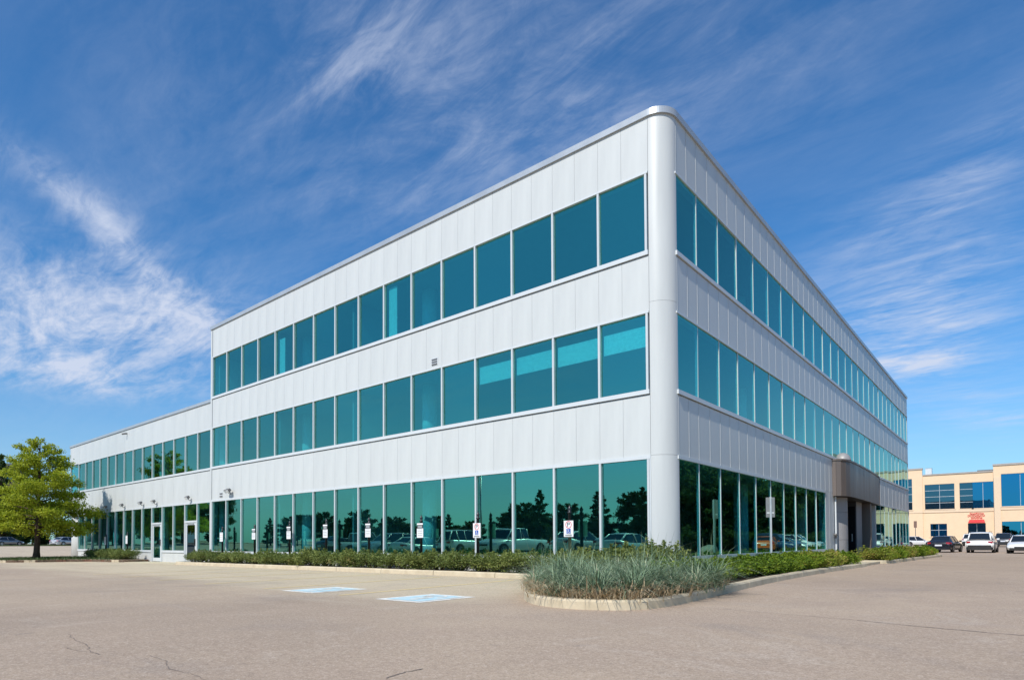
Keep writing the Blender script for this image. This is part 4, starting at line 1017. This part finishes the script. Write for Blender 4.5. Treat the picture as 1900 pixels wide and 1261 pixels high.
o = bo.build('boulder','boulder',None,(14.2,38.0,gz(14,38))); tag(o,'grey boulder beyond the drive, reflected near the right windows','boulder')
# lamp post across the lot
lp = empty('lamp_post', (-27.5,-23.0,gz(-27,-23))); tag(lp,'tall grey lamp post across the lot seen in a window reflection','lamp post')
MB().tube([(0,0,-.05),(0,0,6.6)],[.10,.07],10).build('pole','galv',lp); MB().tube([(0,0,6.5),(.5,0,6.8),(1.1,0,6.8)],[.045,.04,.03],7).build('arm','galv',lp); MB().box(.9,1.5,-.16,.16,6.72,6.86).build('lamp_head','fixture',lp)

# ------------------------------------------------------------------ beige building at the right
BY = 122.0; KX = (BY+14.154)/(62+14.154)
def bx_(x): return 6.6616+(x-6.6616)*KX
def bz_(z): return 1+(z-1)*KX
bei = tag(empty('beige_building'), 'beige stucco two storey building with blue glass and red lettering', 'building')
def bpart(name, x0, x1, y0, y1, z0, z1, mat, parent=bei): return pbox(name, bx_(x0), bx_(x1), BY+y0, BY+y1, bz_(z0), bz_(z1), mat, parent)
def wall_open(x0, x1, z0, z1, ops, y0=0., y1=.5):
    """stucco wall split round its openings"""
    xs = sorted({x0,x1,*[o[0] for o in ops],*[o[1] for o in ops]}); b = MB()
    for a, c in zip(xs, xs[1:]):
        cuts = sorted([(o[2],o[3]) for o in ops if o[0] <= a+1e-6 and o[1] >= c-1e-6]); z = z0
        for p, q in cuts:
            if p > z+1e-6: b.box(bx_(a),bx_(c),BY+y0,BY+y1,bz_(z),bz_(p))
            z = q
        if z < z1-1e-6: b.box(bx_(a),bx_(c),BY+y0,BY+y1,bz_(z),bz_(z1))
    return b.build('wall','stucco',bei)
OPS = [(-4.6,-2.08,4.05,7.29),(-1.20,1.51,4.05,6.61),(1.93,4.62,4.03,6.62),(-.57,.83,1.26,2.55),(2.55,3.96,.45,2.53),(-4.4,-2.6,.8,2.6)]
OPS2 = [(5.22,9.5,4.12,7.26),(5.21,9.5,.45,2.65),(10.4,14.4,4.12,7.26),(10.4,14.4,.45,2.65)]
wall_open(-14,-1.17,-.4,8.2,[(a,b,c,d) for a,b,c,d in OPS if b < -1.9]+[(-9.4,-5.4,4.05,7.29),(-9.4,-5.4,.8,2.6)]); wall_open(-1.168,4.64,-.4,7.55,[o for o in OPS if o[0] > -1.9 ][0:0]+[( -1.0,1.51,4.05,6.61),(1.93,4.62,4.03,6.62),(-.57,.83,1.26,2.55),(2.55,3.96,.45,2.53)], .25, .75)
wall_open(4.642,16,-.4,8.1,OPS2,-.1,.4)
bpart('roof_parapet',-14.1,-1.12,-.12,.6,8.2,8.36,'stucco_cap'); bpart('roof_parapet',-1.115,4.60,.10,.8,7.55,7.68,'stucco_cap'); bpart('roof_parapet',4.60,16.1,-.25,.6,8.1,8.27,'stucco_cap')
bpart('band',-14.05,-1.17,-.08,-.002,3.70,3.93,'stucco_trim'); bpart('band',-1.165,4.63,.13,.248,3.70,3.93,'stucco_trim'); bpart('band',5.16,16.0,-.2,-.102,3.78,4.0,'stucco_trim')
bpart('base_course',-14.05,-1.17,-.07,-.002,-.35,.9,'stucco_trim'); bpart('base_course',-1.165,2.53,.14,.248,-.35,.9,'stucco_trim')
bpart('pilaster',4.66,5.15,-.35,-.102,-.4,7.0,'stucco_trim')
bpart('body',-13.9,15.9,.8,20,-.4,7.4,'core')
def bwin(x0,x1,z0,z1,cols,rows,mat,yd=.3):
    w = empty('window'); w.parent = bei
    for i in range(cols):
        for j in range(rows):
            a = x0+(x1-x0)*i/cols; b = x0+(x1-x0)*(i+1)/cols; c = z0+(z1-z0)*j/rows; d = z0+(z1-z0)*(j+1)/rows
            mt = mat(i,j) if callable(mat) else mat
            bpart('pane',a+.005,b-.005,yd+.02,yd+.06,c+.005,d-.005,mt,w)
    for i in range(1,cols):
        a = x0+(x1-x0)*i/cols; bpart('mullion',a-.018,a+.018,yd-.06,yd+.018,z0,z1,'galv',w)
    for j in range(1,rows):
        c = z0+(z1-z0)*j/rows; bpart('transom',x0,x1,yd-.04,yd+.016,c-.022,c+.022,'galv',w)
    bpart('sill',x0-.08,x1+.08,yd-.45,yd-.26,z0-.09,z0-.005,'stucco_trim',w)
bwin(-1.0,1.51,4.05,6.61,2,4,'dark_glass',.55); bwin(1.93,2.97,4.03,6.62,1,4,'dark_glass',.55); bwin(2.97,4.62,4.03,6.62,2,1,'blue_glass',.55)
bwin(-4.6,-2.08,4.05,7.29,2,4,'dark_glass'); bwin(-9.4,-5.4,4.05,7.29,3,4,'blue_glass'); bwin(-9.4,-5.4,.8,2.6,3,2,'dark_glass'); bwin(-4.4,-2.6,.8,2.6,2,2,'dark_glass')
bwin(-.57,.83,1.26,2.55,2,2,'blue_glass',.55); bwin(2.55,3.96,.45,2.53,2,2,'dark_glass',.55)
for a in (5.22,10.4): bwin(a,a+(4.28 if a < 6 else 4.0),4.12,7.26,3,1,'blue_glass',.2); bwin(a,a+(4.28 if a < 6 else 4.0),.45,2.65,3,1,'blue_glass',.2)
sg = empty('red_lettering'); sg.parent = bei; rl = random.Random(9)
for row, (x0,x1,z0,z1) in enumerate(((2.72,3.80,3.42,3.58),(2.55,3.97,3.19,3.37),(2.82,3.70,2.98,3.14))):
    x = x0
    while x < x1-.05:
        w = rl.uniform(.05,.11); b = MB(); h = z1-z0; s_ = w*.32
        b.box(bx_(x),bx_(x+s_),BY+.17,BY+.245,bz_(z0),bz_(z1))
        for fz in rl.sample((.0,.4,.8),2): b.box(bx_(x+s_),bx_(x+w),BY+.172,BY+.245,bz_(z0+h*fz),bz_(z0+h*(fz+.2)))
        if rl.random() < .5: b.box(bx_(x+w*.68),bx_(x+w),BY+.168,BY+.244,bz_(z0+h*.2),bz_(z1-h*.2))
        b.build('letter','sign_red',sg); x += w+.025
aw = MB(); aw.add([(bx_(2.60),BY-.7,bz_(2.62)),(bx_(3.92),BY-.7,bz_(2.62)),(bx_(3.85),BY+.24,bz_(2.90)),(bx_(2.68),BY+.24,bz_(2.90)),(bx_(2.60),BY-.7,bz_(2.56)),(bx_(3.92),BY-.7,bz_(2.56)),(bx_(3.92),BY+.24,bz_(2.56)),(bx_(2.60),BY+.24,bz_(2.56))],
   [(0,1,2,3),(1,0,4,5),(0,3,7,4),(2,1,5,6),(5,4,7,6),(3,2,6,7)]); aw.build('awning','sign_red',bei)
rf = empty('rooftop_unit',(bx_(-.85),BY+5,bz_(7.68))); tag(rf,'grey rooftop ventilation unit on the beige building','rooftop unit')
MB().box(-.5,.5,-.6,.6,-.6,1.45).build('cabinet','galv_light',rf); MB().box(-.52,.52,-.62,.62,1.452,1.55).build('lid','galv',rf); MB().box(.7,1.4,-.4,.4,-.6,.35).build('duct','fixture',rf)
rf = empty('roof_hatch',(bx_(4.0),BY+8,bz_(7.6))); tag(rf,'low dark hatch on the beige building roof','roof hatch')
MB().box(-1.2,1.2,-.8,.8,-.5,.75).build('curb','galv',rf); MB().box(-1.4,1.4,-.9,.9,.752,.95).build('lid','fixture',rf)

# ------------------------------------------------------------------ distance at the left
lawn = MB(); lawn.prism([(-100,-60),(-112,-60),(-112,90),(-100,90)], lambda x,y: gz(x,y)-.05, lambda x,y: gz(x,y)+.05); tag(lawn.build('lawn','lawn'),kind='structure')
lawn = MB(); lawn.prism([(-126,-60),(-320,-60),(-320,140),(-126,140)], lambda x,y: gz(x,y)-.05, lambda x,y: gz(x,y)+.05); tag(lawn.build('lawn','lawn'),kind='structure')
hb = [shrub_meshes(90+k, 2200, .34, 'leaf_dark', 1.5,1.3,1.3) for k in range(2)]
for k in range(26):
    x, y = -130+rt.uniform(-2,2), -20+k*3.1
    o = place_shrub(hb[k%2], x, y, rt.uniform(1.0,1.35), 'dark distant bush in the row behind the street tree', 'distant bushes at left', 0)
place_tree(conif[0], -128, 10.6, gz(-128,10), 1.35, 1.0, 'tall narrow distant tree at the left edge', name='distant_tree', sz=2.0)
place_tree(midt[0], -137, 17, gz(-137,17), 1.1, 2.0, 'round distant tree behind the street tree', name='distant_tree')
car('sedan','silver',-116,17.0,30,'silver car on the road behind the street tree','distant cars at left'); car('suv','white',-117,21.6,35,'white car on the road behind the street tree','distant cars at left'); car('sedan','grey',-118,9.5,28,'grey car farthest left behind the street tree','distant cars at left')
ap = tag(empty('brown_building',(-178,14,gz(-178,14))),'brown apartment block far off at the left edge','building')
MB().box(-9,9,-9,9,-.5,18).build('wall','brown_wall',ap); MB().box(-9.3,9.3,-9.3,9.3,18.002,18.5).build('roof','stucco_cap',ap)
for fz in range(5):
    for k in range(4):
        MB().box(9.0,9.06,-7.6+k*4.2,-5.4+k*4.2,1.6+fz*3.3,3.2+fz*3.3).build('window','dark_glass',ap); MB().box(-7.6+k*4.2,-5.4+k*4.2,-9.06,-9.0,1.6+fz*3.3,3.2+fz*3.3).build('window','dark_glass',ap)
